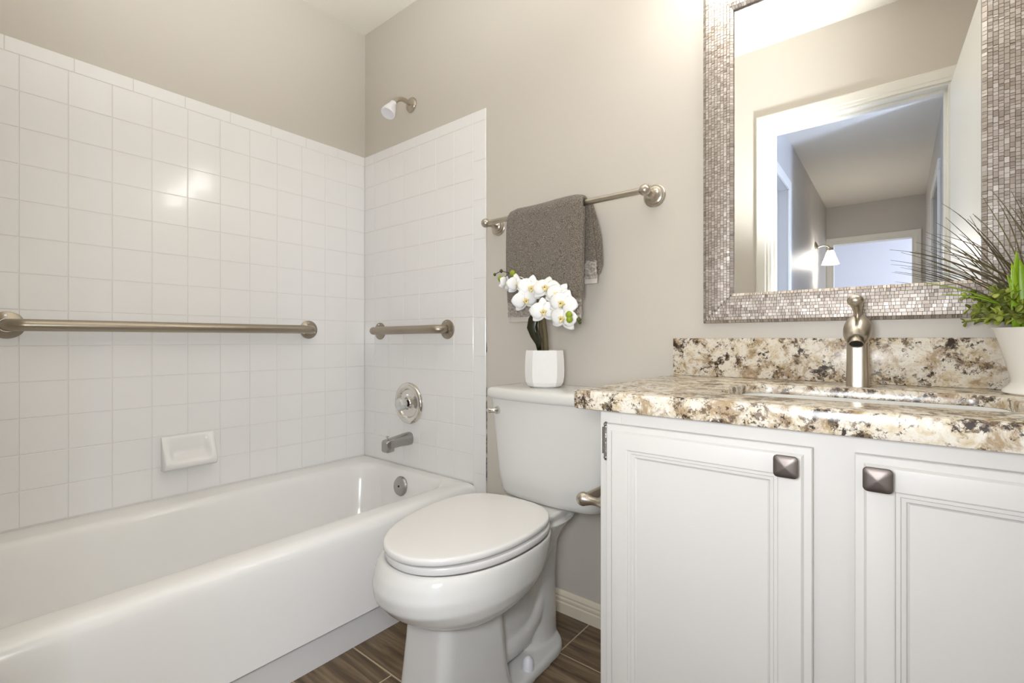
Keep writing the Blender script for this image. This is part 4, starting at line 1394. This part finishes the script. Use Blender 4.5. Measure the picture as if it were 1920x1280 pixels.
tips = [(2.021, -0.1302, 1.1042), (2.0223, -0.1207, 1.0839), (2.0293, -0.1164, 1.0604), (2.0623, -0.1046, 1.1182), (2.0765, -0.1208, 1.1342), (2.1017, -0.1062, 1.1887), (2.0771, -0.1777, 1.1136), (2.1047, -0.1428, 1.154), (2.1574, -0.1045, 1.1946), (2.1666, -0.1281, 1.1986), (2.1962, -0.1079, 1.1944), (2.2018, -0.1709, 1.1689), (2.2, -0.1425, 1.1713), (2.0852, -0.1603, 1.107), (2.0524, -0.1365, 1.0943), (2.0389, -0.1341, 1.0962), (2.1204, -0.179, 1.1138), (2.0649, -0.1627, 1.0706), (2.0599, -0.1576, 1.0921), (2.1156, -0.1067, 1.0827), (2.1768, -0.1187, 1.1778), (2.18, -0.1672, 1.1538), (2.1443, -0.1162, 1.1595), (2.1328, -0.1689, 1.141), (2.1571, -0.1306, 1.1073), (2.2113, -0.1699, 1.1719), (2.2179, -0.1799, 1.1771), (2.0925, -0.1103, 1.1297), (2.1309, -0.1632, 1.0829), (2.0851, -0.1628, 1.0884)]
def blade(base, tip, bulge, w0=0.0015):
    base, tip = Vector(base), Vector(tip)
    d = tip - base
    L = d.length
    p1 = base + Vector((d.x * 0.22, d.y * 0.22, d.z * 0.40 + L * (0.05 + bulge * 0.6)))
    p2 = base + Vector((d.x * 0.64, d.y * 0.64, d.z * 0.74 + L * bulge * 0.7))
    for q in (p1, p2):
        q.y = min(q.y, -0.03)
    pts = bez(base, p1, p2, 12, tip)
    tube(bm, pts, [w0 * (1 - 0.80 * (i / 12) ** 1.6) for i in range(13)], 5)
for p in tips:
    tip = Vector(p)
    tip.x = min(tip.x, 2.345)
    base = (GXc + rng.uniform(-0.035, 0.025), GYc + rng.uniform(-0.03, 0.03), 0.93)
    blade(base, tip, rng.uniform(0.02, 0.16))
for k in range(22):
    a = rng.uniform(0, 2 * PI)
    r_ = rng.uniform(0.03, 0.16)
    tip = Vector((GXc + r_ * math.cos(a), GYc + r_ * math.sin(a) * 0.8, rng.uniform(1.05, 1.22)))
    tip.x = min(tip.x, 2.345); tip.y = min(tip.y, -0.035)
    blade((GXc + rng.uniform(-0.03, 0.03), GYc + rng.uniform(-0.03, 0.03), 0.93), tip, rng.uniform(-0.02, 0.15))
obj('grass_blades', bm, M['blade'], t, 60)
bm = bmesh.new()
def sword(base, tip, w_, nrm):
    base, tip = Vector(base), Vector(tip)
    pts = bez(base, base + Vector((0, 0, (tip - base).length * 0.6)), tip, 8)
    leaf_strip(bm, pts, [w_ * q for q in (0.7, 0.9, 1.0, 1.0, 0.95, 0.85, 0.65, 0.4, 0.05)], nrm, 0.35)
for tip, dx, w_ in [((2.1967, -0.155, 1.0777), 0.0, 0.007), ((2.1908, -0.155, 1.0576), 0.006, 0.0062), ((2.2006, -0.155, 1.0622), 0.01, 0.0085), ((2.2121, -0.155, 1.0666), 0.004, 0.008), ((2.1848, -0.155, 1.0364), 0.014, 0.006), ((2.2216, -0.155, 1.0471), -0.006, 0.008), ((2.2309, -0.155, 1.0278), -0.01, 0.0075)]:
    sword((tip[0] + dx, -0.145, 0.938), tip, w_, (0.3 + rng.uniform(-.3, .3), -1, 0.1))
for tip in ((2.0754, -0.15, 1.031), (2.0983, -0.15, 1.0069)):
    b0 = Vector((GXc - 0.03, GYc - 0.02, 0.945))
    pts = bez(b0, b0 + Vector((-0.05, -0.01, 0.06)), tip, 10)
    leaf_strip(bm, pts, [0.0022 * q for q in (0.7, 0.9, 1, 1, 1, 0.95, 0.9, 0.8, 0.6, 0.4, 0.1)], (0, -0.6, 1), 0.3)
o = obj('broad_leaves', bm, M['broad'], t, 60, recalc=False); solid(o)
bm = bmesh.new()
def small_leaf(c, d, nrm, L):
    d = d.normalized()
    s = d.cross(nrm)
    s = s.normalized() if s.length > 1e-3 else Vector((1, 0, 0))
    up = s.cross(d).normalized()
    rows_ = []
    for q, w_ in ((0, 0.08), (0.25, 0.30), (0.55, 0.40), (0.82, 0.28), (1.0, 0.06)):
        p = c + d * (L * q) + up * (L * 0.18 * q * (1 - q))
        rows_.append([p - s * w_ * L + up * w_ * L * 0.2, p, p + s * w_ * L + up * w_ * L * 0.2])
    loft(bm, rows_, False, False, False)
for k in range(96):
    a = 2 * PI * k / 44 + rng.uniform(-.15, .15) if k < 44 else rng.uniform(2.3, 5.0)
    out = rng.uniform(0.045, 0.112) if k < 44 else rng.uniform(0.055, 0.125)
    hgt = rng.uniform(0.005, 0.070) - (0.012 if out > 0.09 else 0)
    dirv = Vector((math.cos(a), math.sin(a), 0))
    base = Vector((GXc, GYc, 0.930)) + dirv * 0.025
    tip = Vector((GXc, GYc, 0.950 + hgt)) + dirv * out
    tip.x = min(tip.x, 2.338); tip.y = min(tip.y, -0.022)
    pts = bez(base, (base + tip) / 2 + Vector((0, 0, 0.03)), tip, 6)
    tube(bm, pts, 0.0011, 5)
    for i in range(2, 7):
        tg = (pts[i] - pts[i - 1]).normalized()
        _, u_, v_ = frame_of(tg)
        q0 = rng.uniform(0, PI)
        for sg in (0, PI):
            dd = u_ * math.cos(q0 + sg) + v_ * math.sin(q0 + sg) + tg * 0.5
            nn = Vector((rng.uniform(-.5, .5), rng.uniform(-.9, .2), 1))
            L = rng.uniform(0.010, 0.0155)
            if pts[i].y + dd.y * L < -0.004 and pts[i].x + dd.x * L < 2.355 and pts[i].z + dd.z * L > 0.945:
                small_leaf(pts[i], dd, nn, L)
o = obj('boxwood_sprigs', bm, M['box'], t, 60, recalc=False); solid(o, 0.0008)
